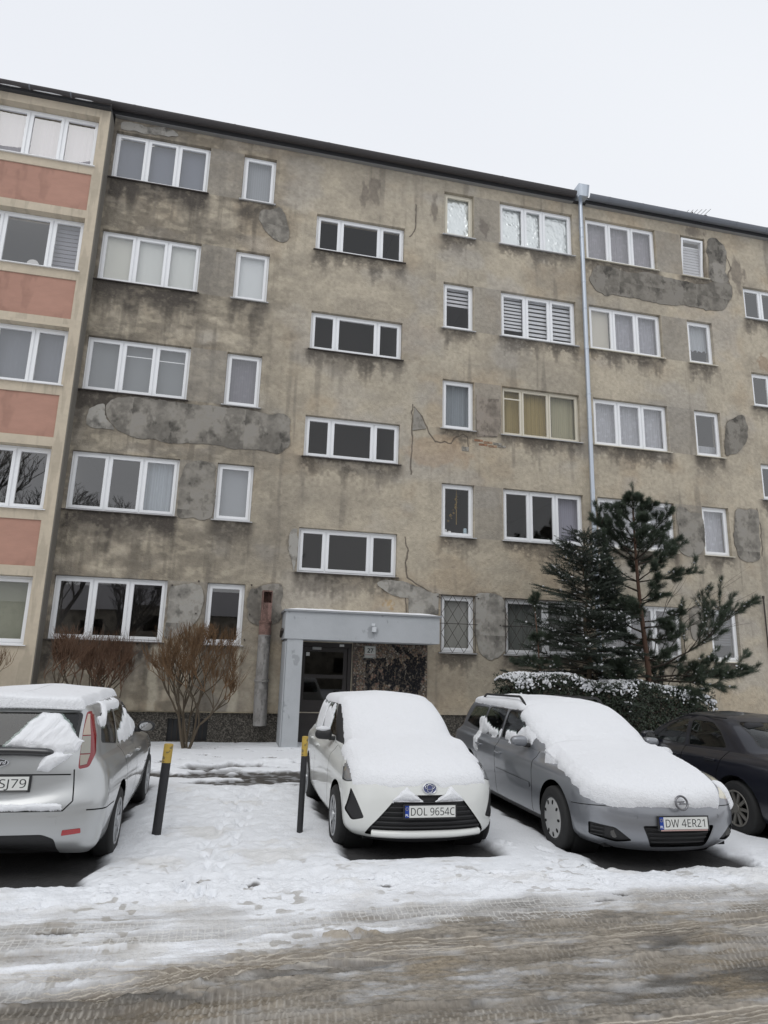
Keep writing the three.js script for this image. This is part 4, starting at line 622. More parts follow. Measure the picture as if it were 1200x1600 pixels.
// leafless shrub with long arching wands beside the pine
{
  const R = makeRng(41), t = thing('bare_shrub', 'leafless shrub with long arching wands right of the pine', 'bush', [9.75, 0.15, 1.3]), st = new Twigs(5), tw = new Twigs(4);
  const wand = (pts, r, k) => { const c = new THREE.CatmullRomCurve3(pts), n = 22; let a = c.getPoint(0); for (let i = 1; i <= n; i++) { const b = c.getPoint(i / n); (k ? tw : st).seg(a, b, r * (1 - 0.85 * (i - 1) / n), r * (1 - 0.85 * i / n)); a = b; } return c; };
  for (const [x1, y1, x2, y2, x3, y3] of [[-0.3, 1.6, 0.3, 2.9, 2.1, 4.05], [-0.2, 1.5, 0.4, 2.6, 2.6, 3.75], [-0.1, 1.7, 0.5, 2.9, 1.2, 3.3], [-0.4, 1.6, -0.2, 2.8, 1.6, 3.5], [0.1, 1.4, 0.8, 2.3, 2.2, 3.0], [-0.3, 1.7, 0.0, 3.0, 0.7, 4.1]]) { const z = (R() - 0.5) * 0.6, c = wand([V(0, 0, 0), V(x1, y1, z * 0.4), V(x2, y2, z * 0.8), V(x3, y3, z)], 0.017, 0); for (let k = 0; k < 6; k++) { const u = 0.45 + 0.5 * R(), p = c.getPoint(u), d = c.getTangent(u); wand([p, p.clone().addScaledVector(d, 0.25).add(V(0, (R() - 0.3) * 0.25, (R() - 0.5) * 0.3)), p.clone().addScaledVector(d, 0.6).add(V(0.1, (R() - 0.35) * 0.7, (R() - 0.5) * 0.6))], 0.006, 1); } }
  part('stems', st.geo(), mDarkTwig, t); part('twigs', tw.geo(), mDarkTwig, t).userData.kind = 'stuff';
}
function instanced(name, geo, mat, list, parent, colors) { const im = new THREE.InstancedMesh(geo, mat, list.length); list.forEach((m, i) => { im.setMatrixAt(i, m); if (colors) im.setColorAt(i, colors[i]); }); im.name = name; im.castShadow = im.receiveShadow = true; im.userData.kind = 'stuff'; parent.add(im); return im; }
const lookMat = (p, d, s, roll) => { const q = new THREE.Quaternion().setFromUnitVectors(V(0, 1, 0), d.clone().normalize()).multiply(new THREE.Quaternion().setFromAxisAngle(V(0, 1, 0), roll)); return new THREE.Matrix4().compose(p, q, V(s, s, s)); };
function needleGeo(seed, n, len, wid, stem, ang) { const R = makeRng(seed), P = [], I = []; for (let i = 0; i < n; i++) { const y = stem * (i / n), a = R() * 6.28, el = ang * (0.6 + 0.6 * R()) * (1 - 0.35 * i / n), d = V(Math.sin(el) * Math.cos(a), Math.cos(el), Math.sin(el) * Math.sin(a)), b = V(0, y, 0), e = b.clone().addScaledVector(d, len * (0.75 + 0.4 * R())), w = d.clone().cross(V(Math.cos(a * 7), Math.sin(a * 3), 0.4)).normalize().multiplyScalar(wid / 2), o = P.length / 3; const m = b.clone().lerp(e, 0.5); for (const q of [b.clone().addScaledVector(w, 0.6), b.clone().addScaledVector(w, -0.6), m.clone().add(w), m.clone().sub(w), e]) P.push(q.x, q.y, q.z); I.push(o, o + 1, o + 2, o + 1, o + 3, o + 2, o + 2, o + 3, o + 4); }
  const g = new THREE.BufferGeometry(); g.setAttribute('position', new THREE.Float32BufferAttribute(P, 3)); g.setIndex(I); g.computeVertexNormals(); return g; }
const mNeedle = phys(0xffffff, 0.6, { side: THREE.DoubleSide });
// Scots pine with a tall leader, long low boughs
function pine(label, at, seed, H, whorls, o = {}) {
  const R = makeRng(seed), t = thing('pine_tree', label, 'tree', at), tr = new Twigs(9), br = new Twigs(5), tufts = [], cols = [], snow = [];
  const trunk = y => V(0.10 * Math.sin(y * 0.9) + (o.lean ?? 0) * y, y, 0.06 * Math.sin(y * 1.3 + 1)); let a = trunk(-0.1); const n = 26, r0 = o.r ?? 0.075; for (let i = 1; i <= n; i++) { const y = H * i / n * 0.96, b = trunk(y); tr.seg(a, b, r0 * (1 - 0.9 * (i - 1) / n) + 0.006, r0 * (1 - 0.9 * i / n) + 0.006); a = b; }
  const tuft = (p, d, s) => { tufts.push(lookMat(p, d, s, R() * 6.28)); const v = 0.7 + 0.6 * R(); cols.push(lin(0.046 * v, 0.064 * v, 0.040 * v)); if (R() < (o.snow ?? 0.05)) snow.push(new THREE.Matrix4().compose(p.clone().add(V(0, 0.02, 0)), new THREE.Quaternion().setFromEuler(new THREE.Euler(R() * 6, R() * 6, R() * 6)), V(0.012 + 0.02 * R(), 0.007 + 0.007 * R(), 0.012 + 0.02 * R()))); };
  const bough = (p, d, L, r, lv, bare) => { const m = Math.max(4, Math.ceil(L / 0.09)); let q = p, dd = d.clone(); for (let i = 0; i < m; i++) { dd = bend(R, dd, 0.22); dd.y += (o.up ?? 0.045) * (lv ? 1 : p.y < 2.1 ? 0.2 : 0.8); dd.normalize(); const e = q.clone().addScaledVector(dd, L / m); br.seg(q, e, r * (1 - 0.8 * i / m), r * (1 - 0.8 * (i + 1) / m)); q = e; const u = (i + 1) / m; if (u > bare) { const k = 2 + (R() < 0.6 ? 1 : 0); for (let j = 0; j < k; j++) tuft(q, bend(R, dd, 0.8), 0.75 + 0.4 * R()); } if (lv < 2 && i > 0 && R() < (lv ? 0.42 : 0.75) && u > 0.28) { const sd = dd.clone().add(V((R() - 0.5) * 1.7, (R() - 0.3) * 0.7, (R() - 0.5) * 1.7)).normalize(); bough(q, sd, L * (0.22 + 0.26 * R()) * (1.2 - 0.5 * u), r * 0.5, lv + 1, 0.3); } } tuft(q, dd, 1); };
  for (const [y, k, L, el] of whorls) for (let i = 0; i < k; i++) { const az = i / k * 6.28 + y * 2.3 + R() * 0.7; bough(trunk(y + 0.08 * (R() - 0.5)), dirOf(az, el + 0.2 * (R() - 0.5)), L * (0.75 + 0.5 * R()), 0.011 + 0.007 * L, 0, L > 0.8 ? 0.4 : 0.22); }
  for (const [y, az, el, L] of o.extra ?? []) bough(trunk(y), dirOf(az, el), L, 0.026, 0, 0.42);
  for (let i = 0; i < 26; i++) tuft(trunk(H * 0.86 + H * 0.13 * i / 26), bend(R, V(0, 1, 0), 0.6), 0.9); 
  part('trunk', tr.geo(), mBarkRed, t); part('boughs', br.geo(), mDarkTwig, t).userData.kind = 'stuff'; instanced('needles', needleGeo(seed + 1, 30, 0.105, 0.0034, 0.10, 0.8), mNeedle, tufts, t, cols);
  return [t, snow];
}
function snowBits(label, at, list) { const g = new THREE.IcosahedronGeometry(1, 1), o = new THREE.InstancedMesh(g, mSnow, list.length); list.forEach((m, i) => o.setMatrixAt(i, m)); o.name = numbered('snow_dusting'); o.position.set(...at); o.castShadow = o.receiveShadow = true; o.userData = { kind: 'stuff', label, category: 'snow' }; scene.add(o); }
{
  const at = [8.85, 0.15, 1.9], W = []; for (const [y, k, L, el] of [[5.35, 4, 0.24, 0.85], [5.0, 5, 0.46, 0.6], [4.6, 6, 0.75, 0.45], [4.2, 7, 0.95, 0.34], [3.75, 5, 0.95, 0.25], [3.3, 3, 0.75, 0.14], [2.85, 3, 0.75, 0.08], [2.45, 4, 0.8, -0.03], [2.0, 4, 0.9, -0.1], [1.6, 5, 1.0, -0.12]]) W.push([y, k, L, el]);
  const [, s] = pine('Scots pine with reddish trunk rising above the hedge', at, 301, 6.0, W, { extra: [[1.85, 0.15, 0.03, 2.3], [1.65, 0.5, 0.0, 1.7], [1.6, 0.9, -0.02, 1.4], [1.65, 2.6, 0.05, 1.3], [2.6, 3.0, 0.1, 1.0], [3.1, 3.4, 0.15, 1.0], [2.9, 2.6, 0.1, 0.9], [3.5, 2.9, 0.2, 0.9], [2.3, 3.5, 0.0, 1.1], [2.7, 1.4, 0.05, 0.7], [3.2, 1.8, 0.1, 0.6], [4.35, 3.3, 0.35, 1.15], [4.1, 0.1, 0.3, 1.05]], snow: 0.09 }); snowBits('flecks of snow on the boughs of the Scots pine', at, s);
  const at2 = [6.3, 0.15, 1.9], [, s2] = pine('thin young pine in front of the barred wide window', at2, 311, 3.35, [[3.05, 2, 0.14, 1.0], [2.25, 2, 0.3, 0.4], [1.75, 3, 0.5, 0.2]], { r: 0.022, snow: 0.06 }); snowBits('flecks of snow on the thin young pine', at2, s2);
}
{ // spruce
  const at = [7.6, 0.15, 1.75], R = makeRng(77), t = thing('spruce_tree', 'dense dark spruce flecked with snow beside the downpipe', 'tree', at), H = 4.75, tr = new Twigs(8), br = new Twigs(4), tw = [], cols = [], snow = [];
  let a = V(0, -0.1, 0); for (let i = 1; i <= 20; i++) { const b = V(0.04 * Math.sin(i), H * i / 20, 0.03 * Math.cos(i * 1.3)); tr.seg(a, b, 0.08 * (1 - 0.95 * (i - 1) / 20) + 0.004, 0.08 * (1 - 0.95 * i / 20) + 0.004); a = b; }
  for (let y = 0.35; y < H - 0.1; y += 0.11) { const f = 1 - y / H, L = (0.16 + 1.5 * Math.pow(f, 0.66)), k = 6 + Math.floor(R() * 3); for (let i = 0; i < k; i++) { const az = R() * 6.28, len = L * (0.65 + 0.5 * R()) * (1 + 0.18 * Math.cos(az - 3.3)); let q = V(0, y, 0), d = dirOf(az, mix(-0.05, 0.5, y / H)); const m = Math.max(3, Math.ceil(len / 0.085)); for (let s = 0; s < m; s++) { d = bend(R, d, 0.16); d.y += 0.035 * (s / m) - 0.02; d.normalize(); const e = q.clone().addScaledVector(d, len / m); br.seg(q, e, 0.012 * (1 - 0.8 * s / m), 0.012 * (1 - 0.8 * (s + 1) / m)); q = e; if (s / m < 0.22) continue; const side = V(-d.z, 0, d.x).normalize(); for (const g of [-1, 1, 0]) { const td = d.clone().addScaledVector(side, g * (0.8 + 0.4 * R())).add(V(0, (R() - 0.6) * 0.35, 0)).normalize(), sc = 0.7 + 0.6 * R(); tw.push(lookMat(q, td, sc, R() * 6.28)); const v = 0.65 + 0.7 * R(); cols.push(lin(0.032 * v, 0.043 * v, 0.030 * v)); if (R() < 0.2 && s / m > 0.35) snow.push(new THREE.Matrix4().compose(q.clone().addScaledVector(td, 0.06).add(V(0, 0.018, 0)), new THREE.Quaternion().setFromEuler(new THREE.Euler(R() * 6, R() * 6, R() * 6)), V(0.012 + 0.026 * R(), 0.006 + 0.008 * R(), 0.012 + 0.022 * R()))); } } } }
  part('trunk', tr.geo(), mBark, t); part('boughs', br.geo(), mDarkTwig, t).userData.kind = 'stuff'; instanced('needles', needleGeo(5, 80, 0.032, 0.0055, 0.26, 1.1), mNeedle, tw, t, cols); snowBits('flecks of snow on the dense dark spruce', at, snow);
}
{ // clipped hedge with snow on top
  const R = makeRng(9), at = [5.4, 0.15, 1.75], Wd = 4.4, D = 1.15, top = x => 1.70 - 0.3 * (x / Wd) + 0.22 * (fbm(x * 1.7, 3, 4) - 0.5) - 0.18 * Math.pow(Math.abs(2 * x / Wd - 1), 8), t = thing('hedge', 'clipped dark green hedge behind the grey estate, snow on top', 'hedge', at), L = [], C = [], snow = [];
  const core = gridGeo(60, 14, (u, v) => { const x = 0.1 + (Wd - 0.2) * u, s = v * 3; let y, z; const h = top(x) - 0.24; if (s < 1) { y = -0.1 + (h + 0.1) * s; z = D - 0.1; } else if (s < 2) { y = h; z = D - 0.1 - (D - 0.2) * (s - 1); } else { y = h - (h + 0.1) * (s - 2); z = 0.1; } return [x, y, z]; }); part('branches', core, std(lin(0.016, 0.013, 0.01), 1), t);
  for (let i = 0; i < 34000; i++) { const w = R(), dep = 0.16 * R() * R(); let p, n; const x = Wd * R(), h = top(x) + 0.08 * (fbm(x * 6, i % 7, 2) - 0.5); if (w < 0.56) { p = V(x, h * R(), D - dep + 0.07 * (fbm(x * 3, w * 40, 3) - 0.5)); n = V(0, 0.35, 1); } else if (w < 0.86) { const zz = D * R(); p = V(x, h - dep - 0.16 * Math.pow(Math.abs(2 * zz / D - 1), 4), zz); n = V(0, 1, 0.3); } else { const e = w < 0.93 ? 0 : 1; p = V(e ? Wd - dep : dep, h * R(), D * R()); n = V(e ? 1 : -1, 0.3, 0.3); } n.add(V((R() - 0.5) * 1.6, (R() - 0.5) * 1.6, (R() - 0.5) * 1.6)); L.push(lookMat(p, n, 0.6 + 0.7 * R(), R() * 6.28)); const v = 0.5 + 0.9 * R(), b = R() < 0.12; C.push(b ? lin(0.05 * v, 0.034 * v, 0.02 * v) : lin(0.020 * v, 0.033 * v, 0.016 * v)); }
  const lf = new THREE.BufferGeometry(); lf.setAttribute('position', new THREE.Float32BufferAttribute([0, 0, -0.022, 0.012, 0.004, 0, 0, 0, 0.024, -0.012, 0.004, 0], 3)); lf.setIndex([0, 1, 2, 0, 2, 3]); lf.computeVertexNormals(); instanced('leaves', lf, phys(0xffffff, 0.45, { side: THREE.DoubleSide }), L, t, C);
  for (let i = 0; i < 9000; i++) { const x = Wd * R(), z = D * (1 - 0.95 * R()), m = fbm(x * 3.3, z * 3.3, 3) + 0.12 * sst(2.2, 0.2, x); if (m < 0.50 && R() > 0.12) continue; const front = z > D - 0.25 && R() < 0.25; const s = 0.008 + 0.024 * R() * R(); snow.push(new THREE.Matrix4().compose(V(x, top(x) + 0.01 - 0.16 * Math.pow(Math.abs(2 * z / D - 1), 4) - (front ? 0.3 * R() * R() : 0), front ? D + 0.01 : z), new THREE.Quaternion().setFromEuler(new THREE.Euler(R() * 6, R() * 6, R() * 6)), V(s * 1.6, s * 0.7, s * 1.3))); }
  snowBits('crumbs of snow strewn over the top of the hedge', at, snow);
}
// ---------- across the lane, behind the camera: what the lower windows mirror ----------
{
  const tree = (label, x, z, H, seed) => { const R = makeRng(seed), t = thing('bare_tree', label, 'tree', [x, 0, z]), st = new Twigs(6), tw = new Twigs(3); const grow = (p, d, L, r, lv) => { let q = p, dd = d; for (let i = 0; i < 4; i++) { dd = bend(R, dd, 0.3); dd.y += 0.03; dd.normalize(); const e = q.clone().addScaledVector(dd, L / 4); (lv < 4 ? st : tw).seg(q, e, r * (1 - i * 0.09), r * (1 - (i + 1) * 0.09)); q = e; if (lv > 0 && lv < 6 && i < 3 && R() < 0.45) grow(q, dd.clone().add(V((R() - 0.5) * 1.6, (R() - 0.2) * 0.8, (R() - 0.5) * 1.6)).normalize(), L * 0.5, r * 0.45, lv + 2); } if (lv >= 6) return; const k = lv === 0 ? 4 : 2 + (R() < 0.5 ? 1 : 0); for (let i = 0; i < k; i++) grow(q, dd.clone().add(V((R() - 0.5) * 1.3, (R() - 0.3) * 0.5, (R() - 0.5) * 1.3)).normalize(), L * (0.62 + 0.2 * R()), r * 0.64, lv + 1); }; grow(V(0, -0.2, 0), V(0, 1, 0), H * 0.26, H * 0.016, 0); part('trunk', st.geo(), mBarkGrey, t); part('crown', tw.geo(), mBarkGrey, t).userData.kind = 'stuff'; };
  [[-16, 30, 17, 'tall'], [-9.5, 28, 15, 'lower'], [-6.2, 23, 8.5, 'slender'], [3.5, 32, 10, 'broad'], [13, 33, 10, 'outermost']].forEach(([x, z, h, w], i) => tree(w + ' bare tree across the lane, mirrored in the windows', x, z, h, 900 + i));
  const ob = thing('terraced_house', 'low grey house row across the lane, mirrored in the ground-floor windows', 'house', [-4, 0, 44]);
  const sh = rectPath(-34, 34, -0.5, 6.2, THREE.Shape); for (let i = 0; i < 16; i++) for (const y of [1.2, 4.0]) sh.holes.push(rectPath(-32 + i * 4.1, -30.7 + i * 4.1, y, y + 1.3)); part('wall', new THREE.ExtrudeGeometry(sh, { depth: 0.3, bevelEnabled: false }), cement(0.25, 0.23, 0.2), ob); part('room_backs', box(-33, 33, -0.4, 6.1, 3, 3.2), mRoom, ob); part('side_wall', box(-34, -33.7, -0.5, 6.2, 0.31, 8), mCement, ob); part('side_wall', box(33.7, 34, -0.5, 6.2, 0.31, 8), mCement, ob);
  const rf = new THREE.BufferGeometry(); rf.setAttribute('position', new THREE.Float32BufferAttribute([-34.4, 6.1, -0.4, 34.4, 6.1, -0.4, 34.4, 8.6, 4, -34.4, 8.6, 4, 34.4, 6.1, 8.4, -34.4, 6.1, 8.4], 3)); rf.setIndex([0, 1, 2, 0, 2, 3, 3, 2, 4, 3, 4, 5]); rf.computeVertexNormals(); part('roof', rf, std(lin(0.3, 0.29, 0.3), 0.9, { side: THREE.DoubleSide }), ob);
}
// ---------- cars: a lofted shell per car, cut into panels, glass and lamps ----------
function resample(pts, n) { const L = [0]; for (let i = 1; i < pts.length; i++) L.push(L[i - 1] + Math.hypot(pts[i][0] - pts[i - 1][0], pts[i][1] - pts[i - 1][1])); const out = []; let k = 0; for (let i = 0; i <= n; i++) { const s = L[L.length - 1] * i / n; while (k < pts.length - 2 && L[k + 1] < s) k++; const f = (s - L[k]) / Math.max(1e-9, L[k + 1] - L[k]); out.push([mix(pts[k][0], pts[k + 1][0], f), mix(pts[k][1], pts[k + 1][1], f)]); } return out; }
const NF = 26, NS = 64, NR = 26, SUB = 7;
function rowLoop([zf, zr, w, fF, fR, cf, cr, nf, nr, yf, ysF, ysR, yr]) {
  const wF = w * fF, wR = w * fR, arc = (n, ww, c, z0, sgn) => { const p = []; for (let i = 0; i <= 300; i++) { const a = i / 300 * Math.PI / 2; p.push([ww * Math.pow(Math.sin(a), 2 / n), z0 - sgn * c * (1 - Math.pow(Math.max(0, Math.cos(a)), 2 / n))]); } return p; };
  const out = [], F = resample(arc(nf, wF, cf, zf, 1), NF), R = resample(arc(nr, wR, cr, zr, -1), NR);
  F.forEach(([x, z], i) => { const a = i / NF, t = a * a * (3 - 2 * a); out.push([x, mix(yf, ysF, t), z]); });
  for (let i = 1; i < NS; i++) { const s = i / NS, z = mix(zf - cf, zr + cr, s), q = 4 * s * (1 - s), lin_ = mix(wF, wR, s); out.push([lin_ + (w - (wF + wR) / 2) * q, mix(ysF, ysR, s), z]); }
  for (let i = NR; i >= 0; i--) { const a = i / NR, t = a * a * (3 - 2 * a); out.push([R[i][0], mix(yr, ysR, t), R[i][1]]); }
  return out;
}
function shellTris(rows, shape) { // -> array of [v,v,v], v = [x,y,z,nx,ny,nz]
  const loops = rows.map(rowLoop), n = loops[0].length, grid = [];
  const cr = (a, b, c, d, t) => 0.5 * (2 * b + (c - a) * t + (2 * a - 5 * b + 4 * c - d) * t * t + (3 * b - a - 3 * c + d) * t * t * t);
  for (let r = 0; r + 1 < loops.length; r++) for (let s = 0; s < SUB; s++) {
    const t = s / SUB, A = loops[Math.max(0, r - 1)], B = loops[r], C = loops[r + 1], D = loops[Math.min(loops.length - 1, r + 2)];
    grid.push(B.map((b, i) => [0, 1, 2].map(k => cr(A[i][k], b[k], C[i][k], D[i][k], t))));
  }
  grid.push(loops[loops.length - 1]);
  if (shape) for (const row of grid) for (const p of row) shape(p);
  const m = grid.length, pos = [], idx = [];
  for (const sgn of [1, -1]) for (const row of grid) for (const p of row) pos.push(sgn * p[0], p[1], p[2]);
  for (let s = 0; s < 2; s++) for (let j = 0; j + 1 < m; j++) for (let i = 0; i + 1 < n; i++) { const o = s * m * n, a = o + j * n + i, b = a + 1, c = a + n, e = c + 1; if (s === 0) idx.push(a, c, b, b, c, e); else idx.push(a, b, c, b, e, c); }
  let g = new THREE.BufferGeometry(); g.setAttribute('position', new THREE.Float32BufferAttribute(pos, 3)); g.setIndex(idx);
  g = mergeVertices(g, 1e-4); g.computeVertexNormals();
  const P = g.attributes.position, N = g.attributes.normal, I = g.index, tris = [];
  const vert = k => [P.getX(k), P.getY(k), P.getZ(k), N.getX(k), N.getY(k), N.getZ(k)];
  for (let i = 0; i < I.count; i += 3) { const a = vert(I.getX(i)), b = vert(I.getX(i + 1)), c = vert(I.getX(i + 2)); tris.push([a, b, c]); }
  // make sure that normals look outwards
  let flip = 0; for (const t of tris) if (t[0][1] > 0.5 && Math.abs(t[0][0]) > 0.6) flip += t[0][3] * t[0][0]; if (flip < 0) for (const t of tris) { t.reverse(); for (const v of new Set(t)) if (!v.f) { v[3] *= -1; v[4] *= -1; v[5] *= -1; v.f = 1; } }
  return tris;
}
const AX = { side: [2, 1], front: [0, 1], rear: [0, 1], top: [0, 2] };
const lerpV = (a, b, t) => a.map((v, k) => v + (b[k] - v) * t);
// splits by a convex polygon seen along an axis; cond picks the triangles that take part
function cutConvex(tris, axis, poly, cond) {
  const [A, B] = AX[axis]; let area = 0; for (let i = 0; i < poly.length; i++) { const p = poly[i], q = poly[(i + 1) % poly.length]; area += p[0] * q[1] - q[0] * p[1]; }
  const P = area < 0 ? [...poly].reverse() : poly, x0 = Math.min(...P.map(p => p[0])), x1 = Math.max(...P.map(p => p[0])), y0 = Math.min(...P.map(p => p[1])), y1 = Math.max(...P.map(p => p[1]));
  const inn = [], out = [];
  for (const t of tris) {
    const a = t[0], b = t[1], c = t[2];
    if (Math.max(a[A], b[A], c[A]) < x0 || Math.min(a[A], b[A], c[A]) > x1 || Math.max(a[B], b[B], c[B]) < y0 || Math.min(a[B], b[B], c[B]) > y1 || !cond(t)) { out.push(t); continue; }
    let cur = [...t]; const spill = [];
    for (let i = 0; i < P.length && cur.length > 2; i++) {
      const p = P[i], q = P[(i + 1) % P.length], ex = q[0] - p[0], ey = q[1] - p[1], dist = v => ex * (v[B] - p[1]) - ey * (v[A] - p[0]);
      const I = [], O = [];
      for (let k = 0; k < cur.length; k++) { const u = cur[k], w = cur[(k + 1) % cur.length], du = dist(u), dw = dist(w); (du >= 0 ? I : O).push(u); if ((du >= 0) !== (dw >= 0)) { const m = lerpV(u, w, du / (du - dw)); I.push(m); O.push(m); } }
      if (O.length > 2) spill.push(O); cur = I;
    }
    if (cur.length < 3) { out.push(t); continue; }
    for (let k = 1; k + 1 < cur.length; k++) inn.push([cur[0], cur[k], cur[k + 1]]);
    for (const s of spill) for (let k = 1; k + 1 < s.length; k++) out.push([s[0], s[k], s[k + 1]]);
  }
  return [inn, out];
}
function trisGeo(tris, inset = 0) {
  const p = new Float32Array(tris.length * 9), n = new Float32Array(tris.length * 9), uv = new Float32Array(tris.length * 6); let o = 0, q = 0;
  for (const t of tris) for (const v of t) { const l = Math.hypot(v[3], v[4], v[5]) || 1; for (let k = 0; k < 3; k++) { n[o + k] = v[3 + k] / l; p[o + k] = v[k] - inset * n[o + k]; } uv[q++] = v[2] * 0.5; uv[q++] = v[1] * 0.5 + v[0] * 0.3; o += 3; }
  const g = new THREE.BufferGeometry(); g.setAttribute('position', new THREE.BufferAttribute(p, 3)); g.setAttribute('normal', new THREE.BufferAttribute(n, 3)); g.setAttribute('uv', new THREE.BufferAttribute(uv, 2)); return g;
}
const circlePoly = (cx, cy, r, n = 40) => Array.from({ length: n }, (_, i) => [cx + r * Math.cos(i / n * 2 * Math.PI), cy + r * Math.sin(i / n * 2 * Math.PI)]);
function roundPoly(pts, r) { // rounds the corners of a convex polygon
  const out = []; pts.forEach((p, i) => { const a = pts[(i + pts.length - 1) % pts.length], b = pts[(i + 1) % pts.length], la = Math.hypot(a[0] - p[0], a[1] - p[1]), lb = Math.hypot(b[0] - p[0], b[1] - p[1]), q = Math.min(r, la / 2.2, lb / 2.2), s = [mix(p[0], a[0], q / la), mix(p[1], a[1], q / la)], e = [mix(p[0], b[0], q / lb), mix(p[1], b[1], q / lb)];
    for (let k = 0; k <= 4; k++) { const t = k / 4; out.push([(1 - t) ** 2 * s[0] + 2 * t * (1 - t) * p[0] + t * t * e[0], (1 - t) ** 2 * s[1] + 2 * t * (1 - t) * p[1] + t * t * e[1]]); } }); return out;
}
const growPoly = (pts, d) => { const cx = pts.reduce((s, p) => s + p[0], 0) / pts.length, cy = pts.reduce((s, p) => s + p[1], 0) / pts.length; return pts.map(p => { const l = Math.hypot(p[0] - cx, p[1] - cy); return [p[0] + (p[0] - cx) / l * d, p[1] + (p[1] - cy) / l * d]; }); };
const stripPoly = (a, b, w) => { const dx = b[0] - a[0], dy = b[1] - a[1], l = Math.hypot(dx, dy), nx = -dy / l * w / 2, ny = dx / l * w / 2; return [[a[0] + nx, a[1] + ny], [b[0] + nx, b[1] + ny], [b[0] - nx, b[1] - ny], [a[0] - nx, a[1] - ny]]; };
function hitSide(tris, sgn, z, y) { // lateral position and normal of the shell at (z, y)
  for (const t of tris) { const [a, b, c] = t; if ((a[0] + b[0] + c[0]) * sgn < 0.3) continue; const d = (b[1] - c[1]) * (a[2] - c[2]) + (c[2] - b[2]) * (a[1] - c[1]); if (Math.abs(d) < 1e-12) continue; const u = ((b[1] - c[1]) * (z - c[2]) + (c[2] - b[2]) * (y - c[1])) / d, v = ((c[1] - a[1]) * (z - c[2]) + (a[2] - c[2]) * (y - c[1])) / d; if (u >= -1e-4 && v >= -1e-4 && u + v <= 1.0001) return u * a[0] + v * b[0] + (1 - u - v) * c[0]; }
  return 0.8 * sgn;
}
function hitEnd(tris, sgn, x, y) { // most forward (or rearward) z of the shell at (x, y)
  let best = null; for (const t of tris) { const [a, b, c] = t; const d = (b[1] - c[1]) * (a[0] - c[0]) + (c[0] - b[0]) * (a[1] - c[1]); if (Math.abs(d) < 1e-12) continue; const u = ((b[1] - c[1]) * (x - c[0]) + (c[0] - b[0]) * (y - c[1])) / d, v = ((c[1] - a[1]) * (x - c[0]) + (a[0] - c[0]) * (y - c[1])) / d; if (u >= -1e-4 && v >= -1e-4 && u + v <= 1.0001) { const z = u * a[2] + v * b[2] + (1 - u - v) * c[2]; if (best === null || z * sgn > best * sgn) best = z; } }
  return best ?? 1.9 * sgn;
}
const mBlack = std(lin(0.018, 0.018, 0.019), 0.55), mGap = std(lin(0.006, 0.006, 0.006), 0.9), mTyre = std(lin(0.02, 0.02, 0.02), 0.85), mRim = phys(lin(0.42, 0.43, 0.44), 0.35, { metalness: 0.6 }), mHub = std(lin(0.5, 0.5, 0.49), 0.5, { metalness: 0.3 }), mChrome = std(lin(0.75, 0.76, 0.78), 0.12, { metalness: 1 });
const mCarGlass = phys(lin(0.5, 0.56, 0.53), 0.0, { transmission: 1, thickness: 0, ior: 1.55 }), mClear = phys(lin(0.95, 0.95, 0.93), 0.05, { transmission: 1, thickness: 0, ior: 1.5 });
const mSeat = std(lin(0.03, 0.03, 0.033), 0.9), mTread = std(lin(0.016, 0.016, 0.017), 0.95);
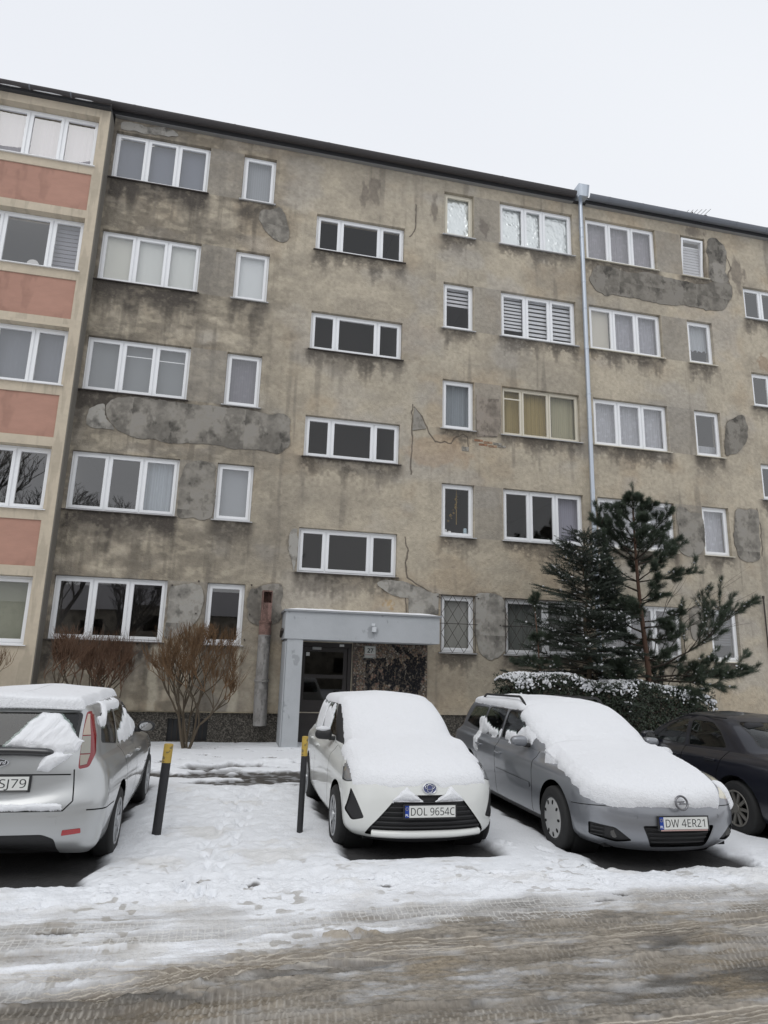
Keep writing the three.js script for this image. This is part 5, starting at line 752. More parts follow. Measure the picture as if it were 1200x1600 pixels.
function wheelPart(car, x, y, z, r, w, style, rimMat, sgn) {
  const g = new THREE.Group(); g.name = 'wheel'; g.position.set(x, y, z); g.rotation.y = sgn > 0 ? Math.PI / 2 : -Math.PI / 2; car.add(g); // local z points outwards
  const pr = [[r * 0.66, -w / 2], [r * 0.9, -w / 2 - 0.006], [r * 0.975, -w * 0.42], [r, -w * 0.3], [r, w * 0.3], [r * 0.975, w * 0.42], [r * 0.9, w / 2 + 0.006], [r * 0.68, w / 2], [r * 0.66, w / 2 - 0.015]].map(p => new THREE.Vector2(...p));
  const ty = new THREE.LatheGeometry(pr, 56); ty.rotateX(Math.PI / 2); part('tyre', ty, mTyre, g);
  const gs = [], disc = new THREE.LatheGeometry([[r * 0.68, w * 0.5], [r * 0.63, w * 0.49], [r * 0.6, w * 0.4], [r * 0.585, w * 0.1], [r * 0.2, 0]].map(p => new THREE.Vector2(...p)), 48); disc.rotateX(Math.PI / 2);
  const n = style === 'hub' ? 9 : style === 'ten' ? 10 : 7;
  if (style === 'hub') { const cap = new THREE.LatheGeometry([[r * 0.64, w * 0.44], [r * 0.6, w * 0.5], [r * 0.4, w * 0.54], [r * 0.16, w * 0.55], [0.001, w * 0.56]].map(p => new THREE.Vector2(...p)), 48); cap.rotateX(Math.PI / 2); gs.push(cap); part('rim', merge([disc]), mBlack, g);
    const holes = []; for (let k = 0; k < n; k++) { const a = k / n * 2 * Math.PI, h = new THREE.CylinderGeometry(0.018, 0.018, 0.012, 10); h.rotateX(Math.PI / 2); h.scale(0.8, 1.35, 1); h.rotateZ(a - Math.PI / 2); h.translate(Math.cos(a) * r * 0.5, Math.sin(a) * r * 0.5, w * 0.52); holes.push(h); } part('hubcap', merge(gs), rimMat, g); part('hubcap_holes', merge(holes), mGap, g); }
  else { for (let k = 0; k < n; k++) { const a = k / n * 2 * Math.PI; for (const e of style === 'ten' ? [0] : [-0.1, 0.1]) { const s = new THREE.BoxGeometry(r * 0.5, style === 'ten' ? 0.034 : 0.026, 0.022); s.translate(r * 0.38, 0, w * 0.42); s.rotateZ(a + e); gs.push(s); } } const hub = new THREE.CylinderGeometry(r * 0.17, r * 0.2, 0.05, 24); hub.rotateX(Math.PI / 2); hub.translate(0, 0, w * 0.42); gs.push(hub); const lip = new THREE.TorusGeometry(r * 0.63, 0.012, 8, 48); lip.translate(0, 0, w * 0.47); gs.push(lip); part('rim', merge([disc]), mBlack, g); part('spokes', merge(gs), rimMat, g); }
  return g;
}
function plateTex(text, opt = {}) {
  const cv = document.createElement('canvas'); cv.width = 1040; cv.height = 228; const c = cv.getContext('2d'); c.fillStyle = '#d9dad6'; c.fillRect(0, 0, 1040, 228); c.fillStyle = '#1d3f95'; c.fillRect(0, 0, 88, 228); c.fillStyle = '#f0f0f0'; c.font = 'bold 62px sans-serif'; c.textAlign = 'center'; c.fillText('PL', 44, 200); c.strokeStyle = '#e8d23a'; c.lineWidth = 5; for (let k = 0; k < 12; k++) { c.fillStyle = '#e8d23a'; c.beginPath(); c.arc(44 + 26 * Math.cos(k * Math.PI / 6), 62 + 26 * Math.sin(k * Math.PI / 6), 4, 0, 7); c.fill(); }
  c.save(); c.fillStyle = '#15181a'; c.font = '192px sans-serif'; c.textAlign = 'left'; const w = c.measureText(text).width, room = 900 * (opt.share ?? 1); c.translate(opt.at ?? 112, 184); c.scale(room / w, 1); c.fillText(text, 0, 0); c.restore(); c.strokeStyle = '#222'; c.lineWidth = 6; c.strokeRect(3, 3, 1034, 222);
  const t = new THREE.CanvasTexture(cv); t.colorSpace = THREE.SRGBColorSpace; t.magFilter = THREE.LinearFilter; return t;
}
function plate(car, text, pos, tilt, face, opt) {
  const g = new THREE.Group(); g.name = 'number_plate'; g.position.set(...pos); g.rotation.set(tilt, face < 0 ? Math.PI : 0, 0, 'YXZ'); car.add(g);
  part('plate_frame', rbox(-0.275, 0.275, -0.07, 0.065, -0.012, 0.006, 0.005), mBlack, g);
  const p = new THREE.PlaneGeometry(0.52, 0.114); p.translate(0, 0.0, 0.0085); part('plate_print', p, std(0xffffff, 0.35, { map: plateTex(text, opt) }), g);
  if (opt?.strip) { const s = new THREE.PlaneGeometry(0.5, 0.012); s.translate(0, -0.0625, 0.0085); part('dealer_strip', s, std(lin(...opt.strip), 0.5), g); }
  return g;
}
function seats(car, zs, yb = 0.5) {
  for (const z of zs) for (const x of [-0.36, 0.36]) { const s = part('seat', merge([rbox(x - 0.25, x + 0.25, yb - 0.12, yb + 0.08, z - 0.05, z + 0.45, 0.06, 3), rbox(x - 0.24, x + 0.24, yb, yb + 0.52, z - 0.18, z - 0.02, 0.06, 3).rotateX(0)]), mSeat, car); part('headrest', rbox(x - 0.13, x + 0.13, yb + 0.56, yb + 0.74, z - 0.22, z - 0.11, 0.045, 3), mSeat, s); }
}
function buildCar(spec) {
  const car = thing('car', spec.label, 'car', [spec.at[0], 0, spec.at[1]], spec.turn);
  let tris = shellTris(spec.rows, spec.shape); const all = tris;
  const side = s => t => (t[0][0] + t[1][0] + t[2][0]) * s > 0.9 && Math.abs(t[0][3]) > 0.25, endc = s => t => t[0][5] * s > 0.12 && t[0][2] * s > 0.2;
  const flat = m => new Set(m);
  // wheel arches
  for (const z of [spec.zF, spec.zR]) for (const s of [1, -1]) { const r = cutConvex(tris, 'side', circlePoly(z, spec.wr + (spec.archUp ?? 0.01), spec.arch), t => t[0][0] * s > 0.35); tris = r[1];
    part('wheel_arch_liner', (() => { const R = spec.arch + 0.004, yc = spec.wr + (spec.archUp ?? 0.01), c = new THREE.CylinderGeometry(R, R, 0.3, 40, 1, true, -Math.PI / 2 - 0.35, Math.PI + 0.7); c.rotateZ(Math.PI / 2); c.rotateX(Math.PI / 2 * 0); const P = c.attributes.position; let up = 0; for (let i = 0; i < P.count; i++) up += P.getY(i); if (up < 0) c.rotateX(Math.PI); c.translate(s * (spec.track - 0.235), yc, z); const d = new THREE.CircleGeometry(spec.arch, 40); d.rotateY(s * Math.PI / 2); d.translate(s * (spec.track - 0.38), yc, z); return merge([c, d]); })(), mGap, car); }
  const doorMesh = {};
  for (const c of spec.cuts) {
    const sides = c.axis === 'side' ? (c.only ? [c.only] : [1, -1]) : [0];
    for (const s of sides) {
      const polys = c.mirror ? [c.poly, c.poly.map(p => [-p[0], p[1]])] : [c.poly];
      for (const poly of polys) {
        const cond = c.axis === 'side' ? side(s) : c.axis === 'top' ? (t => t[0][4] > 0.2) : endc(c.axis === 'front' ? 1 : -1);
        const pl = c.round ? roundPoly(poly, c.round) : poly;
        if (c.trim) { const r = cutConvex(tris, c.axis, growPoly(pl, c.trim), cond); const r2 = cutConvex(r[0], c.axis, pl, cond); tris = r[1]; part(c.trimName ?? 'window_trim', trisGeo(r2[1], 0.001), c.trimMat ?? mBlack, car); const m = part(c.name, trisGeo(r2[0], c.inset ?? 0.004), c.mat, car); if (c.after) c.after(m, s, poly, all, car); }
        else { const r = cutConvex(tris, c.axis, pl, cond); tris = r[1]; if (c.mat && r[0].length) { const m = part(c.name, trisGeo(r[0], c.inset ?? 0), c.mat === 'paint' ? spec.paint : c.mat, car); if (c.after) c.after(m, s, poly, all, car); } }
      }
    }
  }
  part('body', trisGeo(tris), spec.paint, car);
  // underside, cabin floor, seats, dashboard, wheels
  const [r0] = spec.rows; part('underbody', merge([box(-spec.track + 0.22, spec.track - 0.22, 0.19, 0.42, r0[1] + 0.18, r0[0] - 0.12), box(-r0[2] + 0.02, r0[2] - 0.02, 0.2, 0.3, spec.zR + spec.arch + 0.03, spec.zF - spec.arch - 0.03)]), mGap, car);
  seats(car, spec.seatRows, 0.55);
  part('dashboard', rbox(-0.6, 0.6, 0.6, spec.dashTop ?? 0.98, spec.cowl - 0.55, spec.cowl - 0.12, 0.06, 3), mSeat, car);
  const sw = new THREE.TorusGeometry(0.175, 0.016, 8, 32); sw.rotateX(-0.45); sw.translate(0.36 * (spec.driver ?? 1), 0.93, spec.cowl - 0.72); part('steering_wheel', sw, mSeat, car);
  for (const z of [spec.zF, spec.zR]) for (const s of [1, -1]) wheelPart(car, s * (spec.track - 0.09), spec.wr - 0.004, z, spec.wr, 0.18, spec.wheel, spec.rimMat ?? mRim, s);
  return { car, tris: all };
}
function mirrorPart(car, tris, s, z, y, mat, glassFace) { // door mirror on a short arm
  const x = hitSide(tris, s, z, y), g = new RoundedBoxGeometry(0.2, 0.13, 0.15, 4, 0.055); const P = g.attributes.position; for (let i = 0; i < P.count; i++) { const k = (P.getX(i) * s + 0.1) / 0.2; P.setZ(i, P.getZ(i) * (1 - 0.35 * k)); P.setY(i, P.getY(i) * (1 - 0.2 * k)); } g.computeVertexNormals();
  g.translate(x + s * 0.14, y + 0.045, z); const m = part('door_mirror', g, mat, car); part('mirror_arm', rbox(Math.min(x - 0.03 * s, x + 0.08 * s), Math.max(x - 0.03 * s, x + 0.08 * s), y - 0.025, y + 0.02, z - 0.04, z + 0.04, 0.015), mBlack, m);
  const gl = new THREE.CircleGeometry(0.078, 28); gl.scale(1, 0.62, 1); gl.rotateY(Math.PI); gl.translate(x + s * 0.14, y + 0.045, z - 0.078); part('mirror_glass', gl, std(lin(0.8, 0.8, 0.8), 0.03, { metalness: 1 }), m); return m;
}
function handleOn(door, tris, s, z, y, mat) { const x = hitSide(tris, s, z, y); part('handle', rbox(x - 0.012 + (s > 0 ? 0 : -0.016), x + 0.012 + (s > 0 ? 0.016 : 0), y - 0.014, y + 0.014, z - 0.1, z + 0.1, 0.01, 3), mat, door); }
// subdivide until edges are short, so that snow edges come out soft and ragged
function refine(tris, len) { const out = [], st = [...tris]; while (st.length) { const t = st.pop(), d = [0, 1, 2].map(k => { const a = t[k], b = t[(k + 1) % 3]; return Math.hypot(a[0] - b[0], a[1] - b[1], a[2] - b[2]); }), k = d.indexOf(Math.max(...d)); if (d[k] <= len) { out.push(t); continue; } const a = t[k], b = t[(k + 1) % 3], c = t[(k + 2) % 3], m = lerpV(a, b, 0.5); st.push([a, m, c], [m, b, c]); } return out; }
// snow lying on a shell: mask(x,y,z,n) gives metres inside the edge
function snowOn(car, tris, name, label, mask, thick, o = {}) {
  const keep = tris.filter(t => t.some(v => mask(v[0], v[1], v[2], v) > -0.06));
  const fine = refine(keep, o.len ?? 0.024), P = [], len = o.edge ?? 0.09;
  for (const t of fine) {
    const ms = t.map(v => mask(v[0], v[1], v[2], v)); if (Math.max(...ms) < -0.012) continue;
    for (let k = 0; k < 3; k++) { const v = t[k], m = ms[k], e = m <= 0 ? 0 : Math.sqrt(Math.min(1, m / len)), nz = fbm(v[2] * 1.6 + 9, v[0] * 1.6 + v[1], 2), f = fbm(v[2] * 13, v[0] * 13 + v[1] * 9, 3);
      const d = m <= 0 ? -0.008 : (thick + (o.fill ? o.fill(v[2], v[0], v[1]) : 0)) * e * (0.75 + 0.5 * nz) + (o.rough ?? 0.0035) * (f - 0.5) * e - 0.004 * (1 - e), up = (o.up ?? 0.35), nx = v[3] * (1 - up), ny = v[4] * (1 - up) + up, nzz = v[5] * (1 - up), l = Math.hypot(nx, ny, nzz) || 1;
      P.push(v[0] + d * nx / l, v[1] + d * ny / l, v[2] + d * nzz / l); }
  }
  let g = new THREE.BufferGeometry(); g.setAttribute('position', new THREE.Float32BufferAttribute(P, 3)); g = mergeVertices(g, 1e-4); g.computeVertexNormals(); const uv = new Float32Array(g.attributes.position.count * 2), gp = g.attributes.position; for (let i = 0; i < gp.count; i++) { uv[2 * i] = (gp.getX(i) + 0.6 * gp.getY(i)) * 1.6; uv[2 * i + 1] = (gp.getZ(i) - 0.7 * gp.getY(i)) * 1.6; } g.setAttribute('uv', new THREE.BufferAttribute(uv, 2));
  const s = soloThing(name, g, mSnow, label, 'snow'); s.position.copy(car.position); s.rotation.copy(car.rotation); return s;
}
const paint = (c, o = {}) => phys(lin(...c), o.rough ?? 0.4, { clearcoat: 1, clearcoatRoughness: 0.06, metalness: o.metal ?? 0, ...o.more });
const nsy = (a, b, k) => k * (fbm(a, b, 4) - 0.5);

// ----- white hatchback -----
{
  const W = paint([0.70, 0.71, 0.68], { rough: 0.45 });
  const rows = [
    [1.84, -1.86, 0.77, 0.92, 0.94, 0.52, 0.35, 2.7, 3.2, 0.17, 0.2, 0.2, 0.25],
    [1.93, -1.95, 0.825, 0.95, 0.95, 0.54, 0.36, 2.7, 3.2, 0.26, 0.29, 0.29, 0.32],
    [1.97, -1.975, 0.846, 0.95, 0.95, 0.56, 0.36, 2.6, 3.2, 0.45, 0.47, 0.47, 0.5],
    [1.955, -1.965, 0.8475, 0.95, 0.95, 0.58, 0.36, 2.5, 3.2, 0.64, 0.66, 0.68, 0.7],
    [1.88, -1.94, 0.838, 0.93, 0.95, 0.62, 0.36, 2.45, 3.2, 0.80, 0.82, 0.87, 0.9],
    [1.66, -1.915, 0.80, 0.91, 0.94, 0.66, 0.34, 2.4, 3.2, 0.915, 0.895, 0.94, 0.98],
    [1.24, -1.9, 0.775, 0.93, 0.93, 0.6, 0.33, 2.4, 3.2, 1.025, 0.95, 0.985, 1.03],
    [0.90, -1.88, 0.755, 0.96, 0.92, 0.52, 0.32, 2.6, 3.2, 1.085, 0.985, 1.02, 1.07],
    [0.50, -1.77, 0.70, 0.96, 0.92, 0.44, 0.3, 2.8, 3.2, 1.28, 1.22, 1.24, 1.27],
    [0.12, -1.60, 0.625, 0.96, 0.92, 0.38, 0.28, 3, 3.2, 1.44, 1.405, 1.40, 1.42],
    [-0.05, -1.48, 0.50, 0.95, 0.93, 0.3, 0.25, 3, 3, 1.487, 1.465, 1.44, 1.455],
    [-0.2, -1.3, 0.001, 0.9, 0.9, 0.01, 0.01, 2, 2, 1.51, 1.51, 1.47, 1.47],
  ];
  const win1 = [[0.42, 1.035], [-0.16, 1.36], [-0.52, 1.375], [-0.55, 1.03]], win2 = [[-0.62, 1.035], [-0.59, 1.378], [-1.15, 1.365], [-1.32, 1.08]];
  const seam = (a, b) => ({ name: 'panel_gap', axis: 'side', poly: stripPoly(a, b, 0.011), mat: mGap, inset: 0.006 });
  const { car, tris } = buildCar({
    label: 'white hatchback facing the lane, its front half buried in smooth snow', at: CARS.white, turn: CARS.white[2], rows, paint: W, zF: 1.165, zR: -1.345, wr: 0.303, arch: 0.345, track: 0.835, wheel: 'multi', rimMat: mRim, cowl: 0.85, seatRows: [-0.25, -1.05],
    cuts: [
      { name: 'side_window', axis: 'side', poly: win1, round: 0.05, mat: mCarGlass, trim: 0.022 }, { name: 'side_window', axis: 'side', poly: win2, round: 0.05, mat: mCarGlass, trim: 0.022 },
      { name: 'windscreen', axis: 'front', poly: [[-0.60, 1.12], [0.60, 1.12], [0.5, 1.405], [-0.5, 1.405]], round: 0.05, mat: mCarGlass, trim: 0.02 },
      { name: 'rear_window', axis: 'rear', poly: [[-0.56, 1.1], [0.56, 1.1], [0.5, 1.37], [-0.5, 1.37]], round: 0.06, mat: mCarGlass, trim: 0.02 },
      { name: 'sill_skirt', axis: 'side', poly: [[0.81, 0.1], [0.81, 0.235], [-0.99, 0.235], [-0.99, 0.1]], mat: mBlack },
      { name: 'black_pillar', axis: 'side', poly: [[0.80, 0.97], [0.45, 0.99], [-0.14, 1.40], [0.02, 1.42], [0.55, 1.15]], mat: mBlack },
      { name: 'headlight', axis: 'front', mirror: true, poly: [[0.49, 0.80], [0.80, 0.70], [0.80, 0.955], [0.66, 0.93]], round: 0.04, mat: phys(lin(0.30, 0.31, 0.32), 0.06, { clearcoat: 1, metalness: 0.4 }), trim: 0.012, trimName: 'headlight_rim' },
      { name: 'lower_grille', axis: 'front', poly: [[-0.62, 0.245], [0.62, 0.245], [0.58, 0.32], [0.33, 0.61], [-0.33, 0.61], [-0.58, 0.32]], round: 0.03, mat: mBlack, inset: 0.03 },
      { name: 'upper_grille', axis: 'front', poly: [[-0.12, 0.595], [0.12, 0.595], [0.17, 0.625], [-0.17, 0.625]], mat: mGap, inset: 0.01 },
      { name: 'corner_vent', axis: 'front', mirror: true, poly: [[0.63, 0.40], [0.735, 0.36], [0.79, 0.44], [0.745, 0.66]], round: 0.02, mat: mBlack, inset: 0.012 },
      { name: 'front_lip', axis: 'front', poly: [[-0.9, 0.1], [0.9, 0.1], [0.9, 0.215], [-0.9, 0.215]], mat: mBlack },
      seam([-0.57, 1.03], [-0.5, 0.7]), seam([-0.5, 0.7], [-0.48, 0.25]), seam([0.62, 0.95], [0.66, 0.6]), seam([0.66, 0.6], [0.62, 0.25]), seam([-0.9, 0.45], [-1.05, 0.75]), seam([-1.05, 0.75], [-1.3, 1.05]),
      { name: 'front_door', axis: 'side', poly: [[0.612, 0.95], [0.652, 0.6], [0.612, 0.25], [-0.474, 0.25], [-0.494, 0.7], [-0.555, 0.99]], mat: 'paint', after: (m, s, p, all) => { handleOn(m, all, s, -0.33, 0.86, W); } },
      { name: 'rear_door', axis: 'side', poly: [[-0.508, 0.7], [-0.488, 0.25], [-0.80, 0.25], [-0.905, 0.45], [-1.04, 0.74], [-1.2, 0.97], [-0.57, 0.99]], mat: 'paint', after: (m, s, p, all) => handleOn(m, all, s, -1.0, 0.88, W) },
    ],
  });
  // grille slats and the painted lip bar across the lower grille
  for (let k = 0; k < 6; k++) { const y = 0.325 + k * 0.046, hw = 0.58 - (y - 0.32) * 0.86 - 0.02; const pts = []; for (let i = 0; i <= 16; i++) { const x = -hw + 2 * hw * i / 16; pts.push(V(x, y, hitEnd(tris, 1, x, y) - 0.012)); } const t = new THREE.TubeGeometry(new THREE.CatmullRomCurve3(pts), 32, 0.009, 6); part('grille_slat', t, mBlack, car); }
  { const pts = []; for (let i = 0; i <= 20; i++) { const x = -0.55 + 1.1 * i / 20; pts.push(V(x, 0.262, hitEnd(tris, 1, x, 0.262) + 0.004)); } const t = new THREE.TubeGeometry(new THREE.CatmullRomCurve3(pts), 40, 0.034, 10); part('lip_bar', t, W, car); }
  plate(car, 'DOL 9654C', [0, 0.48, hitEnd(tris, 1, 0, 0.48) + 0.012], -0.04, 1, { at: 105, share: 1.02 });
  { // round badge of three ovals
    const z = hitEnd(tris, 1, 0, 0.685) + 0.004, e = new THREE.Group(); e.name = 'badge'; e.position.set(0, 0.685, z); e.rotation.x = -0.2; car.add(e);
    const d = new THREE.CylinderGeometry(0.068, 0.068, 0.012, 32); d.rotateX(Math.PI / 2); d.scale(1.05, 0.76, 1); part('badge_plate', d, phys(lin(0.02, 0.035, 0.16), 0.2, { clearcoat: 1 }), e);
    for (const [sx, sy, r, y] of [[1.05, 0.74, 0.066, 0], [0.5, 0.68, 0.058, 0], [0.82, 0.36, 0.058, 0.012]]) { const t = new THREE.TorusGeometry(r, 0.006, 8, 40); t.scale(sx, sy, 1); t.translate(0, y, 0.009); part('badge_ring', t, mChrome, e); }
  }
  mirrorPart(car, tris, -1, 0.36, 1.0, mBlack);
  for (const [x0, x1] of [[-0.32, -0.24], [-0.12, 0.26]]) { const q = []; for (let i = 0; i <= 8; i++) { const x = mix(x0, x1, i / 8); q.push(V(x, 1.135 - 0.01 * i / 8, hitEnd(tris, 1, x, 1.10) + 0.078 - 0.02 * Math.abs(i / 4 - 1))); } part('wiper', new THREE.TubeGeometry(new THREE.CatmullRomCurve3(q), 20, 0.009, 6), mBlack, car); }
  const M = (x, y, z) => { // snow over bonnet, windscreen and roof
    const ax = Math.abs(x), rag = nsy(z * 6, x * 6 + y * 3, 0.06);
    if (z > 0.95) { const front = y - (0.70 + 0.04 * sst(0.14, 0.0, ax) - 0.01 * sst(0.3, 0.66, ax)), edge = (x > 0 ? 0.745 - 0.10 * sst(1.3, 1.5, z) : 0.735 - 0.03 * sst(1.3, 1.5, z)) - 0.02 * sst(1.5, 1.0, z) - ax; return Math.min(front, edge + 0.02) + rag; }
    if (z > 0.0) { const f = (0.95 - z) / 0.95, lim = mix(x > 0 ? 0.76 : 0.69, x > 0 ? 0.66 : 0.60, f); return Math.min((lim - ax), (y - mix(0.9, 1.34, f)) + 0.06) + rag * 0.4; }
    return Math.min((y - 1.375) * 0.9, 2) + rag * 0.5;
  };
  snowOn(car, tris, 'snow_blanket', 'smooth snow over the bonnet, windscreen and roof of the white hatchback', M, 0.036, { edge: 0.09, up: 0.3, fill: z => 0.045 * Math.exp(-Math.pow((z - 0.88) / 0.22, 2)) - 0.018 * sst(1.3, 1.8, z) });
  snowOn(car, tris, 'snow_patch', 'frosty snow stuck on the front side window of the white hatchback', (x, y, z) => x > -0.4 ? -1 : Math.min(0.20 - Math.abs(z + 0.30) * 0.9, 1.33 - y, y - 1.03) + nsy(z * 11, y * 11, 0.22), 0.012, { edge: 0.05, up: 0 });
  snowOn(car, tris, 'snow_patch', 'frosty snow stuck on the rear side window of the white hatchback', (x, y, z) => x > -0.4 ? -1 : Math.min(0.30 - Math.abs(z + 0.95) * 0.8, 1.35 - y, y - 0.98) + nsy(z * 9 + 4, y * 9, 0.16), 0.016, { edge: 0.05, up: 0 });
  { const g = new THREE.SphereGeometry(1, 20, 12); g.scale(0.085, 0.035, 0.065); const mx = -(Math.abs(hitSide(tris, -1, 0.36, 1.0)) + 0.14); const s = soloThing('snow_clump', g, mSnow, 'small snow clump on top of the black mirror of the white hatchback', 'snow'); s.position.set(CARS.white[0] + mx, 1.105, CARS.white[1] + 0.36); }
  for (const sgn of [-1, 1]) snowOn(car, tris, 'snow_wedge', sgn < 0 ? 'snow wedge above the grille of the white hatchback, on the bollard side of the badge' : 'snow wedge above the grille of the white hatchback, on the side by the grey estate', (x, y, z) => z < 1.5 ? -1 : Math.min(y - 0.575, (0.70 - y) - 0.9 * Math.abs(x * sgn - 0.23), x * sgn - 0.08) + nsy(x * 14, y * 14, 0.03), 0.03, { edge: 0.05, up: 0.2, len: 0.012 });
}
// ----- grey estate with roof rails -----
{
  const P = paint([0.245, 0.255, 0.275], { rough: 0.36, metal: 0.5 });
  const rows = [
    [2.26, -2.33, 0.80, 0.93, 0.95, 0.55, 0.3, 2.6, 3.4, 0.17, 0.2, 0.2, 0.26],
    [2.37, -2.4, 0.87, 0.95, 0.96, 0.58, 0.3, 2.6, 3.4, 0.25, 0.29, 0.3, 0.33],
    [2.42, -2.42, 0.893, 0.95, 0.96, 0.60, 0.3, 2.5, 3.4, 0.42, 0.47, 0.48, 0.5],
    [2.40, -2.41, 0.90, 0.95, 0.96, 0.62, 0.3, 2.5, 3.4, 0.57, 0.65, 0.7, 0.72],
    [2.33, -2.39, 0.885, 0.94, 0.96, 0.66, 0.3, 2.5, 3.4, 0.68, 0.79, 0.88, 0.92],
    [2.05, -2.37, 0.84, 0.92, 0.95, 0.68, 0.3, 2.5, 3.4, 0.81, 0.86, 0.93, 0.99],
    [1.55, -2.36, 0.81, 0.93, 0.94, 0.6, 0.3, 2.5, 3.4, 0.93, 0.92, 0.97, 1.03],
    [1.10, -2.35, 0.79, 0.96, 0.94, 0.52, 0.3, 2.7, 3.4, 1.0, 0.95, 1.0, 1.06],
    [0.68, -2.27, 0.73, 0.96, 0.93, 0.44, 0.28, 2.9, 3.4, 1.19, 1.17, 1.19, 1.23],
    [0.22, -2.15, 0.655, 0.96, 0.92, 0.4, 0.26, 3, 3.4, 1.37, 1.36, 1.35, 1.38],
    [0.0, -2.05, 0.52, 0.95, 0.93, 0.3, 0.25, 3, 3, 1.425, 1.415, 1.4, 1.41],
    [-0.2, -1.9, 0.001, 0.9, 0.9, 0.01, 0.01, 2, 2, 1.45, 1.45, 1.43, 1.43],
  ];
  const seam = (a, b) => ({ name: 'panel_gap', axis: 'side', poly: stripPoly(a, b, 0.011), mat: mGap, inset: 0.006 });
  const { car, tris } = buildCar({
    label: 'grey estate car with black roof rails and deep snow on its bonnet and windscreen', at: CARS.grey, turn: CARS.grey[2], rows, paint: P, zF: 1.44, zR: -1.39, wr: 0.322, arch: 0.372, track: 0.885, wheel: 'hub', rimMat: mHub, cowl: 1.05, seatRows: [-0.1, -0.98], dashTop: 0.95,
    cuts: [
      { name: 'side_window', axis: 'side', poly: [[0.62, 0.99], [0.02, 1.315], [-0.28, 1.325], [-0.30, 0.985]], round: 0.05, mat: mCarGlass, trim: 0.024 }, { name: 'side_window', axis: 'side', poly: [[-0.40, 0.985], [-0.38, 1.327], [-1.0, 1.32], [-1.1, 0.99]], round: 0.05, mat: mCarGlass, trim: 0.024 }, { name: 'quarter_window', axis: 'side', poly: [[-1.2, 1.0], [-1.1, 1.315], [-1.78, 1.29], [-1.96, 1.06]], round: 0.05, mat: mCarGlass, trim: 0.024 },
      { name: 'windscreen', axis: 'front', poly: [[-0.62, 1.04], [0.62, 1.04], [0.54, 1.34], [-0.54, 1.34]], round: 0.05, mat: mCarGlass, trim: 0.02 },
      { name: 'rear_window', axis: 'rear', poly: [[-0.6, 1.08], [0.6, 1.08], [0.54, 1.33], [-0.54, 1.33]], round: 0.06, mat: mCarGlass, trim: 0.02 },
      { name: 'sill_skirt', axis: 'side', poly: [[1.055, 0.1], [1.055, 0.265], [-1.005, 0.265], [-1.005, 0.1]], mat: mBlack },
      { name: 'headlight', axis: 'front', mirror: true, poly: [[0.52, 0.66], [0.72, 0.63], [0.84, 0.70], [0.83, 0.86], [0.7, 0.83]], round: 0.04, mat: phys(lin(0.62, 0.58, 0.46), 0.1, { clearcoat: 1 }), trim: 0.01, trimName: 'headlight_rim', trimMat: P },
      { name: 'tail_light', axis: 'rear', mirror: true, poly: [[0.66, 0.75], [0.84, 0.75], [0.82, 1.1], [0.68, 1.1]], round: 0.03, mat: phys(lin(0.25, 0.012, 0.012), 0.15, { clearcoat: 1 }) },
      { name: 'lower_grille', axis: 'front', poly: [[-0.29, 0.225], [0.29, 0.225], [0.385, 0.43], [-0.385, 0.43]], round: 0.03, mat: mBlack, inset: 0.035, trim: 0.014, trimName: 'grille_surround', trimMat: P },
      { name: 'fog_light_recess', axis: 'front', mirror: true, poly: [[0.47, 0.285], [0.60, 0.26], [0.79, 0.30], [0.80, 0.42], [0.62, 0.40]], round: 0.02, mat: mBlack, inset: 0.02 },
      { name: 'parking_sensor', axis: 'front', mirror: true, poly: circlePoly(0.44, 0.505, 0.016, 12), mat: P, inset: 0.003 },
      { name: 'bumper_gap', axis: 'side', poly: stripPoly([1.84, 0.55], [2.4, 0.60], 0.008), mat: mGap, inset: 0.004 },
      seam([-0.34, 0.98], [-0.29, 0.6]), seam([-0.29, 0.6], [-0.27, 0.27]), seam([0.86, 0.93], [0.9, 0.6]), seam([0.9, 0.6], [0.86, 0.27]), seam([-1.02, 0.45], [-1.1, 0.75]), seam([-1.1, 0.75], [-1.16, 0.99]),
      { name: 'side_moulding', axis: 'side', poly: [[0.84, 0.53], [0.84, 0.585], [-0.255, 0.6], [-0.255, 0.545]], mat: P, inset: -0.008 },
      { name: 'front_door', axis: 'side', poly: [[0.852, 0.93], [0.892, 0.6], [0.852, 0.272], [-0.264, 0.272], [-0.284, 0.6], [-0.33, 0.955]], mat: 'paint', after: (m, s, p, all) => handleOn(m, all, s, -0.17, 0.80, P) },
      { name: 'rear_door', axis: 'side', poly: [[-0.298, 0.6], [-0.278, 0.272], [-1.0, 0.272], [-1.014, 0.45], [-1.09, 0.74], [-1.14, 0.955], [-0.335, 0.955]], mat: 'paint', after: (m, s, p, all) => handleOn(m, all, s, -0.95, 0.82, P) },
    ],
  });
  { const q = []; for (let i = 0; i <= 8; i++) { const x = 0.12 + 0.24 * i / 8; q.push(V(x, 1.06, hitEnd(tris, 1, x, 1.03) + 0.115 - 0.02 * Math.abs(i / 4 - 1))); } part('wiper', new THREE.TubeGeometry(new THREE.CatmullRomCurve3(q), 20, 0.009, 6), mBlack, car); }
